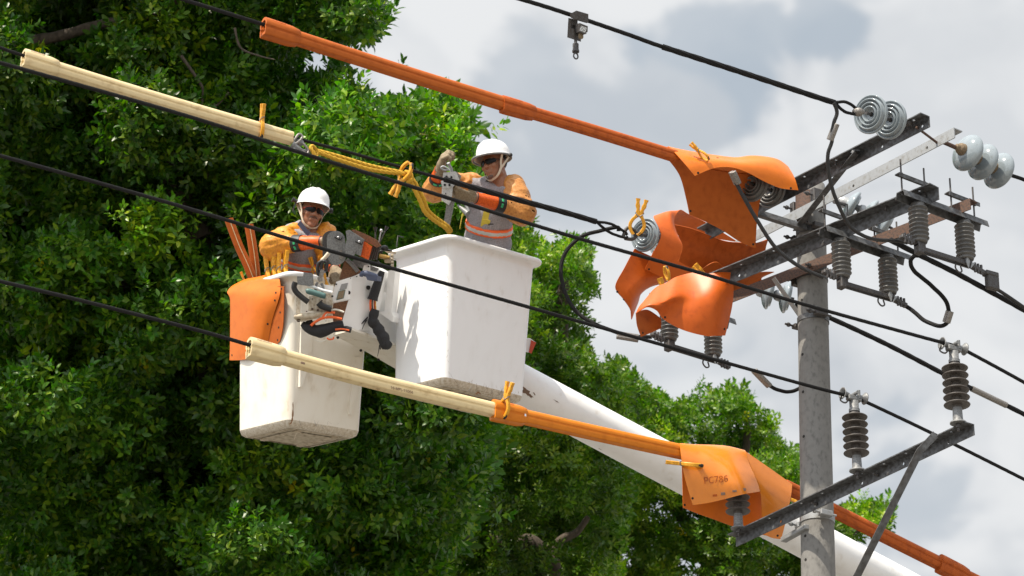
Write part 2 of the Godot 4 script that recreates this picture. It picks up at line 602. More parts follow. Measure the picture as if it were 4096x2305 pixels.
func field_mesh(s: SurfaceTool, prims: Array, cell: float, k: float, cuts := [], fold := Vector2.ZERO, grain := Vector3.ZERO) -> void:
	# fold: depth and frequency of creases in cloth, grain: the direction they run along; cuts: planes [point, normal] that take away what lies on their normal's side
	var lo := Vector3.INF
	var hi := -Vector3.INF
	for p: Array in prims:
		if p[0] == 0:
			for e in 2:
				lo = lo.min(p[1 + e] - Vector3.ONE * (p[3 + e] + k))
				hi = hi.max(p[1 + e] + Vector3.ONE * (p[3 + e] + k))
		else:
			var r: Vector3 = p[3]
			var m := maxf(r.x, maxf(r.y, r.z)) + k
			lo = lo.min(p[2] - Vector3.ONE * m)
			hi = hi.max(p[2] + Vector3.ONE * m)
	lo -= Vector3.ONE * cell * 2
	hi += Vector3.ONE * cell * 2
	var nx := int(ceil((hi.x - lo.x) / cell)) + 1
	var ny := int(ceil((hi.y - lo.y) / cell)) + 1
	var nz := int(ceil((hi.z - lo.z) / cell)) + 1
	var d := PackedFloat32Array()
	d.resize(nx * ny * nz)
	d.fill(1.0)
	var pad := k + cell * 2.0
	for p: Array in prims:
		var a: Vector3
		var b: Vector3
		if p[0] == 0:
			var r := maxf(p[3], p[4]) + pad
			a = (p[1] as Vector3).min(p[2]) - Vector3.ONE * r
			b = (p[1] as Vector3).max(p[2]) + Vector3.ONE * r
		else:
			var r: Vector3 = p[3]
			var m := maxf(r.x, maxf(r.y, r.z)) + pad
			a = p[2] - Vector3.ONE * m
			b = p[2] + Vector3.ONE * m
		var i0 := maxi(0, int((a.x - lo.x) / cell))
		var i1 := mini(nx - 1, int((b.x - lo.x) / cell) + 1)
		var j0 := maxi(0, int((a.y - lo.y) / cell))
		var j1 := mini(ny - 1, int((b.y - lo.y) / cell) + 1)
		var k0 := maxi(0, int((a.z - lo.z) / cell))
		var k1 := mini(nz - 1, int((b.z - lo.z) / cell) + 1)
		var is_bone: bool = p[0] == 0
		var pa: Vector3 = p[1] if is_bone else Vector3.ZERO
		var ab: Vector3 = (p[2] - p[1]) if is_bone else Vector3.ZERO
		var inv := 1.0 / maxf(ab.length_squared(), 1e-9)
		var ra: float = p[3] if is_bone else 0.0
		var dr: float = (p[4] - p[3]) if is_bone else 0.0
		var tr: Transform3D = Transform3D() if is_bone else p[1]
		var er: Vector3 = Vector3.ONE if is_bone else p[3]
		var emin := minf(er.x, minf(er.y, er.z))
		for kk in range(k0, k1 + 1):
			for jj in range(j0, j1 + 1):
				var row := (kk * ny + jj) * nx
				for ii in range(i0, i1 + 1):
					var q := lo + Vector3(ii, jj, kk) * cell
					var v: float
					if is_bone:
						var w := q - pa
						var h := clampf(w.dot(ab) * inv, 0.0, 1.0)
						v = (w - ab * h).length() - ra - dr * h
					else:
						var w := tr * q
						var n1 := (w / er).length()
						v = (n1 - 1.0) * n1 / maxf((w / (er * er)).length(), 1e-4) if n1 > .2 else -emin
					var o := d[row + ii]
					var hh := k - absf(o - v)
					d[row + ii] = minf(o, v) - (hh * hh * .25 / k if hh > 0.0 else 0.0)
	if fold.x > 0.0:
		var crease := FastNoiseLite.new()
		crease.seed = 9
		crease.frequency = 1.0
		crease.noise_type = FastNoiseLite.TYPE_SIMPLEX_SMOOTH
		crease.fractal_type = FastNoiseLite.FRACTAL_RIDGED
		crease.fractal_octaves = 2
		var g := grain.normalized()
		for z in nz:
			for jj in ny:
				var row := (z * ny + jj) * nx
				for ii in nx:
					if absf(d[row + ii]) < fold.x * 2.0 + cell * 2.0:
						var q := lo + Vector3(ii, jj, z) * cell
						q -= g * q.dot(g) * .82
						d[row + ii] -= fold.x * crease.get_noise_3dv(q * fold.y)
	for c: Array in cuts:
		var cp: Vector3 = c[0]
		var cn: Vector3 = c[1]
		for kk in nz:
			for jj in ny:
				var row := (kk * ny + jj) * nx
				for ii in nx:
					if d[row + ii] < cell * 2.0:
						d[row + ii] = maxf(d[row + ii], (lo + Vector3(ii, jj, kk) * cell - cp).dot(cn))
	var id := {}
	var pos := PackedVector3Array()
	var o8 := [0, 1, nx, nx + 1, nx * ny, nx * ny + 1, nx * ny + nx, nx * ny + nx + 1]
	for kk in nz - 1:
		for jj in ny - 1:
			var row := (kk * ny + jj) * nx
			for ii in nx - 1:
				var at0 := row + ii
				var f0 := d[at0]
				if f0 > cell * 2.0 or f0 < -cell * 2.0:
					continue
				var mask := 0
				for c in 8:
					if d[at0 + o8[c]] < 0.0:
						mask |= 1 << c
				if mask == 0 or mask == 255:
					continue
				var sum := Vector3.ZERO
				var cnt := 0
				for c in 8:
					for ax in 3:
						var bit := 1 << ax
						if c & bit:
							continue
						var c2 := c | bit
						if ((mask >> c) & 1) == ((mask >> c2) & 1):
							continue
						var va := d[at0 + o8[c]]
						var vb := d[at0 + o8[c2]]
						var t := va / (va - vb)
						var e := Vector3(c & 1, (c >> 1) & 1, (c >> 2) & 1)
						e[ax] += t
						sum += e
						cnt += 1
				id[at0] = pos.size()
				pos.append(lo + (Vector3(ii, jj, kk) + sum / cnt) * cell)
	smooth(s)
	var st3 := [1, nx, nx * ny]
	for at0: int in id:
		var f0 := d[at0]
		for ax in 3:
			var f1 := d[at0 + st3[ax]]
			if (f0 < 0.0) == (f1 < 0.0):
				continue
			var u: int = st3[(ax + 1) % 3]
			var v: int = st3[(ax + 2) % 3]
			if not (id.has(at0 - u) and id.has(at0 - v) and id.has(at0 - u - v)):
				continue
			var a := pos[id[at0]]
			var b := pos[id[at0 - u]]
			var c := pos[id[at0 - u - v]]
			var e := pos[id[at0 - v]]
			if f0 < 0.0:
				quad(s, a, e, c, b)
			else:
				quad(s, a, b, c, e)


# ---------------------------------------------------------------- pole, crossarms, insulators, switches
var pole_top := Vector3.ZERO
var H_UP := 0.0
var H_MID := 0.0
var H_LOW := 0.0


func pole_axis(h: float) -> Vector3:
	return pole + (pole_top - pole) * ((h - pole.y) / (pole_top.y - pole.y))

func pole_r(h: float) -> float:
	return .117 - (h - pole.y) * .0047


func make_pole() -> void:
	pole_top = at(Vector2(2039, 468), 24.1)
	H_LOW = pole.y
	H_UP = pole.y + 2.33
	H_MID = pole.y + 1.9
	var foot := pole_axis(0)
	var o := thing("utility_pole", "tall tapered grey concrete pole carrying the crossarms", "utility pole", foot)
	var s := st()
	var path := PackedVector3Array()
	var rr := []
	for i in 60:
		var h := pole_top.y * i / 59.0
		path.append(pole_axis(h))
		rr.append(pole_r(h))
	path.append(pole_top + Vector3(0, .015, 0))
	rr.append(pole_r(pole_top.y) - .02)
	path.append(pole_top + Vector3(0, .02, 0))
	rr.append(.04)
	tube(s, path, rr, 40, true)
	part("shaft", s, M.concrete, o)
	for y: float in [760, 901, 997, 1110, 1357, 1415]:
		var c := pole_axis(pole.y + (1300 - y) * .00303)
		var dir := (Vector3(-.78, 0, .62)).normalized()
		s = st()
		var c1 := c + dir * (pole_r(c.y) + .0015)
		rod(s, c1 - dir * .02, c1, .011, 12)
		part("bolt_hole", s, M.hole, o)
	for b: Array in [[2.44, .13, "rust"], [2.2, .05, "arm"], [1.86, .09, "arm"], [1.5, .04, "arm"], [-.03, .05, "zinc"]]:
		var c := pole_axis(pole.y + b[0])
		s = st()
		var r := pole_r(c.y) + .006
		lathe(s, aim(c, pole_top - pole), [Vector2(r - .008, -b[1] / 2), Vector2(r, -b[1] / 2), Vector2(r, -b[1] / 2), Vector2(r, b[1] / 2), Vector2(r, b[1] / 2), Vector2(r - .008, b[1] / 2)], 40)
		var band := part("band", s, M[b[2]], o)
		for e in [-1, 1]:
			s = st()
			var q: Vector3 = c + across * (r + .02) * e - along * .03
			box(s, Transform3D(Basis(across, Vector3.UP, across.cross(Vector3.UP)), q), Vector3(.05, b[1] * .8, .1), .004)
			rod(s, q - along * .12, q + along * .09, .008)
			rod(s, q - along * .1, q - along * .082, .016, 6)
			part("band_lug", s, M.zinc if b[2] == "zinc" else M.iron, band)


func crossarm(label: String, a: Vector3, b: Vector3, leg: float, side: float, m: Material, holes: Array, hole_v: Array, called := "crossarm") -> Node3D:
	# an angle iron from a to b along its heel; its flat leg points towards the street (side 1) or away
	var o := thing(called, label, "crossarm", (a + b) / 2, "steel angle crossarms on the pole")
	var x := (b - a).normalized()
	var z := Vector3(x.x, 0, x.z).normalized().cross(Vector3.UP) * side
	var y := z.cross(x) * (1.0 if z.cross(x).y > 0 else -1.0)
	var l := a.distance_to(b)
	var root := CSGCombiner3D.new()
	root.name = "angle_iron"
	root.transform = Transform3D(Basis(x, y, x.cross(y)), Vector3.ZERO)
	var zs := signf(x.cross(y).dot(z))
	var t := .008
	for k in 2:
		var bx := CSGBox3D.new()
		bx.name = "leg"
		bx.size = Vector3(l, leg, t) if k == 0 else Vector3(l, t, leg - t)
		bx.position = Vector3(0, -leg / 2, 0) if k == 0 else Vector3(0, -t / 2, zs * (leg / 2 + t * .5 - .0005))
		root.add_child(bx, true)
	for k in 2:
		for h: float in (holes if k == 0 else hole_v):
			var cy := CSGCylinder3D.new()
			cy.name = "hole"
			cy.radius = .011
			cy.height = .06
			cy.sides = 12
			cy.operation = CSGShape3D.OPERATION_SUBTRACTION
			cy.position = Vector3((h - .5) * l, -.01, zs * leg * .55) if k == 0 else Vector3((h - .5) * l, -leg * .6, 0)
			if k == 1:
				cy.rotation = Vector3(PI / 2, 0, 0)
			root.add_child(cy, true)
	root.material_override = m
	o.add_child(root, true)
	return o

func bolt(o: Node3D, c: Vector3, dir: Vector3, r := .014, m: Material = null) -> void:
	var s := st()
	rod(s, c, c + dir * r, r, 6)
	rod(s, c, c + dir * r * 2.6, r * .55, 8)
	part("bolt", s, m if m else M.iron, o)

func make_crossarms() -> void:
	var p := func(x: float, y: float, h: float) -> Vector3: return on_h(Vector2(x, y), h)
	# upper pair
	var a: Vector3 = p.call(1775, 581, H_UP)
	var b: Vector3 = p.call(2338, 292, H_UP)
	var o := crossarm("dark steel angle crossarm at the pole top, its near end holding two tilted discs", a, b, .085, 1, M.arm, [.955, .69, .62, .48, .3], [.97, .8])
	for q: Array in [[Vector2(2012, 566), .6, Vector2(2146, 396)], [Vector2(2004, 574), .6, Vector2(1868, 531)]]:
		var s := st()
		var e0 := at(q[0], depth(pole_axis(pole.y + 2.18)) - .13)
		var e1 := on_h(q[2], H_UP - .05)
		var t := (e1 - e0).normalized()
		sweep(s, spline([e0 - t * .05 + along * .02, e0, e1, e1 + t * .04], 2), PackedVector2Array([Vector2(-.024, 0), Vector2(.024, 0), Vector2(.024, .006), Vector2(-.018, .006), Vector2(-.018, .04), Vector2(-.024, .04)]), Vector3.UP - t * t.y)
		part("brace", s, M.arm, o)
	for u in [.62, .945]:
		bolt(o, a.lerp(b, u) - along * .045 - Vector3(0, .008, 0), Vector3.DOWN)
	var a2: Vector3 = p.call(1765, 652, H_UP)
	var b2: Vector3 = p.call(2401, 321, H_UP)
	o = crossarm("pale galvanised angle crossarm running just behind the dark top arm", a2, b2, .08, -1, M.zinc, [], [.62, .9])
	var s := st()
	rod(s, a.lerp(b, .955) - along * .02 + Vector3(0, -.05, 0), a2.lerp(b2, .93) + along * .03 + Vector3(0, -.045, 0), .009)
	part("spacer_rod", s, M.rust, o)
	s = st()
	rod(s, a.lerp(b, .2) - along * .02 + Vector3(0, -.05, 0), a2.lerp(b2, .2) + along * .03 + Vector3(0, -.045, 0), .009)
	part("spacer_rod", s, M.rust, o)
	# middle pair
	a = p.call(1795, 702, H_MID)
	b = p.call(2361, 471, H_MID)
	o = crossarm("dark angle crossarm of the middle pair, on the street side with two switches under it", a, b, .095, 1, M.arm, [.94, .5, .3, .15], [.12, .5])
	for u in [.27, .8]:
		bolt(o, a.lerp(b, u) - along * .05 - Vector3(0, .008, 0), Vector3.DOWN)
	a2 = p.call(1800, 751, H_MID)
	b2 = p.call(2441, 499, H_MID)
	o = crossarm("rusty brown angle crossarm of the middle pair, on the far side of the pole", a2, b2, .085, -1, M.rust, [], [.65, .8])
	s = st()
	var e0 := at(Vector2(1965, 720), depth(pole_axis(pole.y + 1.5)))
	var e1 := at(Vector2(1900, 790), depth(pole_axis(pole.y + 1.5)) + .25)
	e0 = pole_axis(pole.y + 1.52) - across * .1
	e1 = on_h(Vector2(1945, 700), H_MID - .07)
	sweep(s, PackedVector3Array([e0, e1]), PackedVector2Array([Vector2(-.02, 0), Vector2(.02, 0), Vector2(.02, .006), Vector2(-.02, .006)]), along)
	part("brace", s, M.zinc, o)
	# lower arm
	a = p.call(1852, 1350, H_LOW)
	b = p.call(2450, 1067, H_LOW)
	o = crossarm("low single dark angle crossarm with three post insulators and a slanting brace", a, b, .078, 1, M.arm, [.93, .75, .66, .57, .4, .31, .17], [.9, .72, .55, .35, .2])
	s = st()
	var k0 := on_h(Vector2(2352, 1107), H_LOW - .03)
	var k1 := on_h(Vector2(2322, 1132), H_LOW - .14)
	var k2 := at(Vector2(2158, 1452), depth(k1) + .28)
	var k3 := pole_axis(pole.y - 1.25) - along * .13
	k2 = k1.lerp(k3, .8)
	var prof := PackedVector2Array([Vector2(-.035, 0), Vector2(.035, 0), Vector2(.035, .007), Vector2(-.028, .007), Vector2(-.028, .05), Vector2(-.035, .05)])
	sweep(s, PackedVector3Array([k0, k1, k2, k3]), prof, -along + Vector3(0, .4, 0))
	var br := part("brace", s, M.arm, o)
	bolt(br, k0 - along * .01, -along)
	bolt(br, k1.lerp(k3, .62) - along * .012, -along)
	for u in [.36, .62]:
		bolt(o, a.lerp(b, u) - along * .012 - Vector3(0, .045, 0), -along)
	s = st()
	var c := pole_axis(pole.y - .02)
	box(s, Transform3D(Basis(across, Vector3.UP, across.cross(Vector3.UP)), c - along * .12 - across * .1 - Vector3(0, .095, 0)), Vector3(.3, .035, .05), .004)
	part("saddle_plate", s, M.zinc, o)


func disc_string(label: String, pts: Array, caps: Vector3, m: Material, cap_m: Material, r := .13) -> Node3D:
	# pts: disc centres in order from the wire to the arm; caps: direction to the arm
	var o := thing("disc_insulator_string", label, "insulator", pts[pts.size() - 1], "disc insulator strings")
	for c: Vector3 in pts:
		var t := aim(c, caps)
		var s := st()
		var k := r / .127
		var pr := []
		for v: Vector2 in [Vector2(.036, .05), Vector2(.056, .047), Vector2(.09, .034), Vector2(.115, .016), Vector2(.126, .002), Vector2(.127, -.008), Vector2(.122, -.016), Vector2(.116, -.014), Vector2(.111, -.001), Vector2(.105, .002), Vector2(.101, -.026), Vector2(.096, -.032), Vector2(.091, -.028), Vector2(.087, 0), Vector2(.081, .004), Vector2(.077, -.028), Vector2(.072, -.034), Vector2(.067, -.03), Vector2(.063, 0), Vector2(.057, .004), Vector2(.053, -.026), Vector2(.048, -.03), Vector2(.043, -.026), Vector2(.038, .0), Vector2(.015, .002)]:
			pr.append(v * k)
		lathe(s, t, pr, 40)
		var d := part("disc", s, m, o)
		s = st()
		lathe(s, t, [Vector2(0, .118), Vector2(.02, .118), Vector2(.024, .1), Vector2(.03, .092), Vector2(.036, .09), Vector2(.042, .075), Vector2(.047, .045)], 18)
		part("cap", s, cap_m, d)
		s = st()
		rod(s, t * Vector3(0, .01, 0), t * Vector3(0, -.062, 0), .011)
		part("pin", s, M.iron, d)
	return o

func post_insulator(label: String, base: Vector3, m: Material) -> void:
	var o := thing("post_insulator", label, "insulator", base, "post insulators on the lower crossarm")
	var t := Transform3D(Basis(), base)
	var s := st()
	lathe(s, t, [Vector2(.0, 0), Vector2(.055, 0), Vector2(.055, 0), Vector2(.055, .008), Vector2(.036, .016), Vector2(.034, .03), Vector2(.031, .125)], 24)
	part("foot", s, M.castgrey, o)
	s = st()
	lathe(s, t, [Vector2(.033, .11), Vector2(.033, .43), Vector2(.03, .445)], 24)
	part("core", s, m, o)
	for k in 6:
		s = st()
		var y := .136 + k * .0525
		lathe(s, t, [Vector2(.033, y + .022), Vector2(.055, y + .013), Vector2(.084, y + .001), Vector2(.088, y - .003), Vector2(.086, y - .007), Vector2(.06, y - .004), Vector2(.033, y - .004)], 36)
		part("shed", s, m, o)
	s = st()
	lathe(s, t, [Vector2(.038, .435), Vector2(.038, .455), Vector2(.038, .455), Vector2(.032, .46), Vector2(.032, .515), Vector2(.0, .515)], 20)
	part("neck", s, M.castgrey, o)
	s = st()
	var q := base + Vector3(0, .535, 0)
	var bs := Basis(along, Vector3.UP, along.cross(Vector3.UP))
	box(s, Transform3D(bs, q), Vector3(.11, .04, .05), .008)
	for e in [-1, 1]:
		var c: Vector3 = q + along * .07 * e + Vector3(0, .02, 0)
		lathe(s, Transform3D(Basis(Vector3.UP, along * e, Vector3.UP.cross(along * e)), c), [Vector2(.014, -.03), Vector2(.02, .0), Vector2(.04, .02), Vector2(.044, .024), Vector2(.036, .024), Vector2(.016, .0)], 14)
	rod(s, q - across * .05 + Vector3(0, .03, 0), q + across * .05 + Vector3(0, .03, 0), .012, 8)
	rod(s, q + along * .03 + across * .02 + Vector3(0, .0, 0), q + along * .03 + across * .02 + Vector3(0, .06, 0), .012, 6)
	part("wire_clamp", s, M.castgrey, o)
	for e in [-1]:
		s = st()
		tube(s, spline([q + along * .1 * e, q + along * .09 * e - across * .03 - Vector3(0, .02, 0), q + along * .07 * e - Vector3(0, .045, 0), q + along * .03 * e], 5), .006, 6)
		part("keeper_ring", s, M.iron, o)
	s = st()
	rod(s, base - Vector3(0, .008, 0), base - Vector3(0, .03, 0), .02, 6)
	rod(s, base - Vector3(0, .008, 0), base - Vector3(0, .055, 0), .009)
	part("nut", s, M.iron, o)

var string_end := {}

func make_insulators() -> void:
	var da := depth(on_h(Vector2(2283, 310), H_UP))
	var c1 := at(Vector2(2192, 288), da - .34)
	var c2 := at(Vector2(2240, 302), da - .17)
	var o := disc_string("two pale grey ribbed discs in line at the near end of the top dark arm", [c1, c2], c2 - c1, M.porcelain, M.iron, .137)
	var s := st()
	rod(s, c2, at(Vector2(2286, 308), da - .03), .014)
	ball(s, Transform3D(Basis(), at(Vector2(2286, 309), da - .03)), Vector3.ONE * .028, 8)
	part("arm_link", s, M.iron, o)
	s = st()
	box(s, aim(at(Vector2(2160, 281), da - .46), c2 - c1), Vector3(.06, .09, .035), .012)
	ball(s, Transform3D(Basis(), at(Vector2(2160, 282), da - .475)), Vector3(.035, .03, .035), 8)
	part("clevis", s, M.alu, o)
	string_end.T1 = at(Vector2(2152, 279), da - .47)

	var d2 := depth(on_h(Vector2(2380, 360), H_UP)) + .06
	var e := []
	for v: Array in [[2512, 429, .3], [2472, 407, .2], [2434, 384, .1]]:
		e.append(at(Vector2(v[0], v[1]), d2 + v[2]))
	o = disc_string("three smooth pale discs with brown caps, beyond the galvanised top arm", e, e[2] - e[0], M.porcelain, M.cement, .138)
	s = st()
	rod(s, e[2], at(Vector2(2372, 357), d2 - .02), .016)
	part("arm_link", s, M.rust, o)
	string_end.S2 = e[0] + (e[0] - e[2]).normalized() * .09

	e = []
	for v: Array in [[2228, 566, .95], [2188, 540, .84], [2143, 519, .72]]:
		e.append(at(Vector2(v[0], v[1]), depth(on_a(Vector2(v[0], v[1]), v[2]))))
	o = disc_string("three pale discs half hidden behind the middle crossarm, right of the pole", e, e[2] - e[0], M.porcelain, M.zinc, .125)
	s = st()
	rod(s, e[2], at(Vector2(2098, 508), depth(e[2]) - .15), .014)
	part("arm_link", s, M.iron, o)

	e = []
	for v: Array in [[1978, 748, .56], [1934, 738, .44]]:
		e.append(at(Vector2(v[0], v[1]), depth(on_a(Vector2(v[0], v[1]), v[2]))))
	o = disc_string("two pale discs under the rusty crossarm, left of the pole", e, e[1] - e[0], M.porcelain, M.zinc, .125)
	string_end.S4 = e[0] + (e[0] - e[1]).normalized() * .1

	var d5 := depth(on_w(Vector2(1624, 592), -1.5))
	c1 = at(Vector2(1624, 592), d5)
	c2 = at(Vector2(1668, 606), d5 + .17)
	o = disc_string("white ribbed disc with a yellow peg before it, left end of the orange wraps", [c1, c2], c2 - c1, M.porcelain, M.iron, .132)
	s = st()
	tube(s, spline([at(Vector2(1568, 594), d5 - .16), at(Vector2(1578, 574), d5 - .14), at(Vector2(1596, 580), d5 - .12), at(Vector2(1600, 594), d5 - .11), at(Vector2(1590, 602), d5 - .12), at(Vector2(1572, 600), d5 - .15)], 5), .014, 8)
	rod(s, at(Vector2(1596, 590), d5 - .12), at(Vector2(1624, 592), d5 - .03), .014)
	part("clevis", s, M.iron, o)
	string_end.T3 = at(Vector2(1570, 590), d5 - .17)

	var d6 := depth(on_h(Vector2(1905, 490), H_UP))
	c1 = at(Vector2(1895, 463), d6 - .3)
	c2 = at(Vector2(1939, 478), d6 - .14)
	disc_string("two grimy brown-grey ribbed discs sheltered under the top orange wrap", [c1, c2], c2 - c1, M.brownglaze, M.iron, .132)
	string_end.T2 = at(Vector2(1862, 448), d6 - .42)

	post_insulator("post insulator under the lower orange wrap, at the far left end of the low arm", on_h(Vector2(1858, 1331), H_LOW), M.polymer)
	post_insulator("middle grey-brown shed post insulator, just right of the pole on the low arm", on_h(Vector2(2157, 1186), H_LOW), M.polymer)
	post_insulator("grey-brown shed post insulator at the near right tip of the low arm", on_h(Vector2(2411, 1066), H_LOW), M.polymer)


func make_switches() -> void:
	# a hook-stick switch: base channel on top, two ribbed insulators hanging from it, a blade below
	var o := thing("disconnect_switch", "", "disconnect switch", Vector3.ZERO, "hook-stick switches under the middle crossarms")
	var x := Vector3.RIGHT
	var s := st()
	sweep(s, PackedVector3Array([x * -.4, x * .4]), PackedVector2Array([Vector2(-.05, -.022), Vector2(-.044, -.022), Vector2(-.03, .022), Vector2(.03, .022), Vector2(.044, -.022), Vector2(.05, -.022), Vector2(.035, .028), Vector2(-.035, .028)]))
	part("base_channel", s, M.arm, o)
	for u in [-.24, .2]:
		s = st()
		var t := Transform3D(Basis(), Vector3(u, -.02, 0))
		var pr := [Vector2(.03, .0), Vector2(.05, -.005), Vector2(.05, -.02)]
		for k in 8:
			var y := -.03 - k * .032
			pr.append_array([Vector2(.05, y), Vector2(.066, y - .008), Vector2(.069, y - .013), Vector2(.066, y - .017), Vector2(.05, y - .019)])
		pr.append_array([Vector2(.056, -.29), Vector2(.052, -.3), Vector2(.0, -.3)])
		lathe(s, t, pr, 28)
		part("ribbed_insulator", s, M.brownglaze, o)
		s = st()
		box(s, Transform3D(Basis(), Vector3(u, -.335, 0)), Vector3(.07, .045, .055), .006)
		part("terminal", s, M.iron, o)
	s = st()
	box(s, Transform3D(Basis(Vector3(0, 0, 1), .04), Vector3(-.01, -.36, .018)), Vector3(.5, .034, .012), .003)
	box(s, Transform3D(Basis(Vector3(0, 0, 1), .04), Vector3(-.01, -.36, -.018)), Vector3(.5, .034, .012), .003)
	box(s, Transform3D(Basis(), Vector3(-.25, -.37, 0)), Vector3(.05, .075, .06), .006)
	var bl := part("blade", s, M.iron, o)
	s = st()
	tube(s, spline([Vector3(.1, -.37, 0), Vector3(.09, -.41, 0), Vector3(.12, -.435, 0), Vector3(.15, -.42, 0), Vector3(.14, -.385, 0)], 5), .006, 6)
	part("pull_ring", s, M.iron, bl)
	s = st()
	plate(s, PackedVector3Array([Vector3(.175, -.3, .03), Vector3(.2, -.34, .03), Vector3(.185, -.4, .03), Vector3(.165, -.36, .03)]), Vector3(0, 0, .006))
	plate(s, PackedVector3Array([Vector3(.22, -.345, .03), Vector3(.25, -.34, .03), Vector3(.2, -.4, .03)]), Vector3(0, 0, .006))
	part("latch", s, M.zinc, o)
	for q: Array in [[-.36, -.33], [.3, -.36]]:
		s = st()
		box(s, Transform3D(Basis(Vector3(0, 0, 1), -.15), Vector3(q[0], q[1], 0)), Vector3(.12, .03, .04), .005)
		for k in 3:
			rod(s, Vector3(q[0] - .03 + k * .03, q[1] - .035, .012), Vector3(q[0] - .03 + k * .03, q[1] + .035, .012), .01, 6)
		part("terminal_pad", s, M.iron, o)
	for u in [-.3, .17]:
		s = st()
		box(s, Transform3D(Basis(), Vector3(u + .03, .155, 0)), Vector3(.3, .012, .05), .003)
		box(s, Transform3D(Basis(), Vector3(u + .03, .143, .022)), Vector3(.3, .03, .006), .002)
		var sp := part("top_strap", s, M.arm, o)
		for e in [-.08, .14]:
			s = st()
			rod(s, Vector3(u + e, .0, 0), Vector3(u + e, .28, 0), .0065, 6)
			rod(s, Vector3(u + e, .16, 0), Vector3(u + e, .172, 0), .014, 6)
			part("threaded_rod", s, M.iron, sp)
	var placed := [
		["switch with two ribbed insulators under the right end of the middle arms", Vector2(2265, 490), Vector2(2482, 572)],
		["switch with two ribbed insulators hanging just right of the pole shaft", Vector2(2071, 580), Vector2(2283, 655)],
		["switch under the lower orange wrap, only its two dark insulators showing", Vector2(1640, 742), Vector2(1848, 818)]]
	for i in 3:
		var a := on_h(placed[i][1], H_MID - .1)
		var b := on_h(placed[i][2], H_MID - .1)
		b = a + (b - a).normalized() * .8
		var bx := (b - a).normalized()
		var t := Transform3D(Basis(bx, Vector3.UP, bx.cross(Vector3.UP)), (a + b) / 2)
		if i == 0:
			o.transform = t
			o.set_meta("label", placed[0][0])
		else:
			if i == 2:
				t.origin += ray(Vector2(1750, 780)) * .3      # it hangs behind the wrap
			var c := copy(o, placed[i][0], t)
			if i == 2:
				for k in c.get_children():
					if String(k.name).begins_with("top_strap"):
						c.remove_child(k)
						k.free()


# ---------------------------------------------------------------- wires, jumpers and the rigid covers on them
func pts_w(l: Array, b: float) -> Array:
	var out := []
	for v: Vector2 in l:
		out.append(on_w(v, b))
	return out

func b_of(p: Vector3) -> float:
	return (p - pole).dot(across)

func wire(called: String, label: String, l: Array, r: float, m: Material = null, strands := 9, lay := .15, group := "overhead conductors") -> Node3D:
	var base: Vector3 = l[l.size() / 2]
	off = base
	var s := st()
	cable(s, spline(l, 8), r, strands, lay)
	for e in 2:
		# a wire that leaves the picture runs on to the next pole
		var p0: Vector3 = l[0] if e == 0 else l[l.size() - 1]
		var p1: Vector3 = l[1] if e == 0 else l[l.size() - 2]
		var rel := p0 - eye
		var v := Vector2(1288.0 + foc * rel.x / rel.dot(fwd), 724.8 - foc * rel.dot(upv) / rel.dot(fwd))
		if called == "overhead_wire" and (v.x < 0 or v.x > 2576 or v.y < 0):
			var t := (p0 - p1).normalized()
			tube(s, spline([p0, p0 + t * 6, p0 + t * 14 + Vector3(0, .25, 0), p0 + t * 24 + Vector3(0, .9, 0)], 4), r, 8)
	return solo(called, s, m if m else M.wire, label, "wire" if called != "jumper_cable" else "cable", base, group)

const A_PX := [Vector2(-60, 141), Vector2(0, 158), Vector2(468, 291), Vector2(787, 394), Vector2(1037, 470), Vector2(1415, 588), Vector2(1759, 686), Vector2(2012, 763), Vector2(2300, 843), Vector2(2404, 871), Vector2(2431, 883), Vector2(2576, 962), Vector2(2700, 1035)]
const B_PX := [Vector2(-60, 376), Vector2(0, 392), Vector2(392, 501), Vector2(795, 621), Vector2(1038, 690), Vector2(1415, 797), Vector2(1713, 881), Vector2(2010, 964), Vector2(2129, 995), Vector2(2152, 1000), Vector2(2184, 1014), Vector2(2344, 1090), Vector2(2576, 1206), Vector2(2700, 1270)]
const D_PX := [Vector2(-60, 693), Vector2(0, 708), Vector2(206, 757), Vector2(497, 831), Vector2(640, 872), Vector2(720, 895), Vector2(1240, 1027), Vector2(1500, 1085), Vector2(1720, 1134), Vector2(1855, 1176), Vector2(2000, 1234), Vector2(2203, 1335), Vector2(2430, 1450), Vector2(2700, 1590)]
const T1_PX := [Vector2(1240, -22), Vector2(1383, 20), Vector2(1572, 84), Vector2(1667, 118), Vector2(1881, 187), Vector2(2060, 246), Vector2(2100, 258)]
const T2_PX := [Vector2(380, -28), Vector2(465, 0), Vector2(666, 63), Vector2(1000, 172), Vector2(1300, 270), Vector2(1690, 388)]
const T3_PX := [Vector2(-60, 103), Vector2(0, 120), Vector2(62, 141), Vector2(400, 247), Vector2(738, 346), Vector2(873, 382), Vector2(1034, 428), Vector2(1223, 481), Vector2(1415, 533), Vector2(1500, 558)]
var bA := 0.0
var bB := 0.0
var bD := 0.0
var bT1 := 0.0
var bT2 := 0.0
var bT3 := 0.0


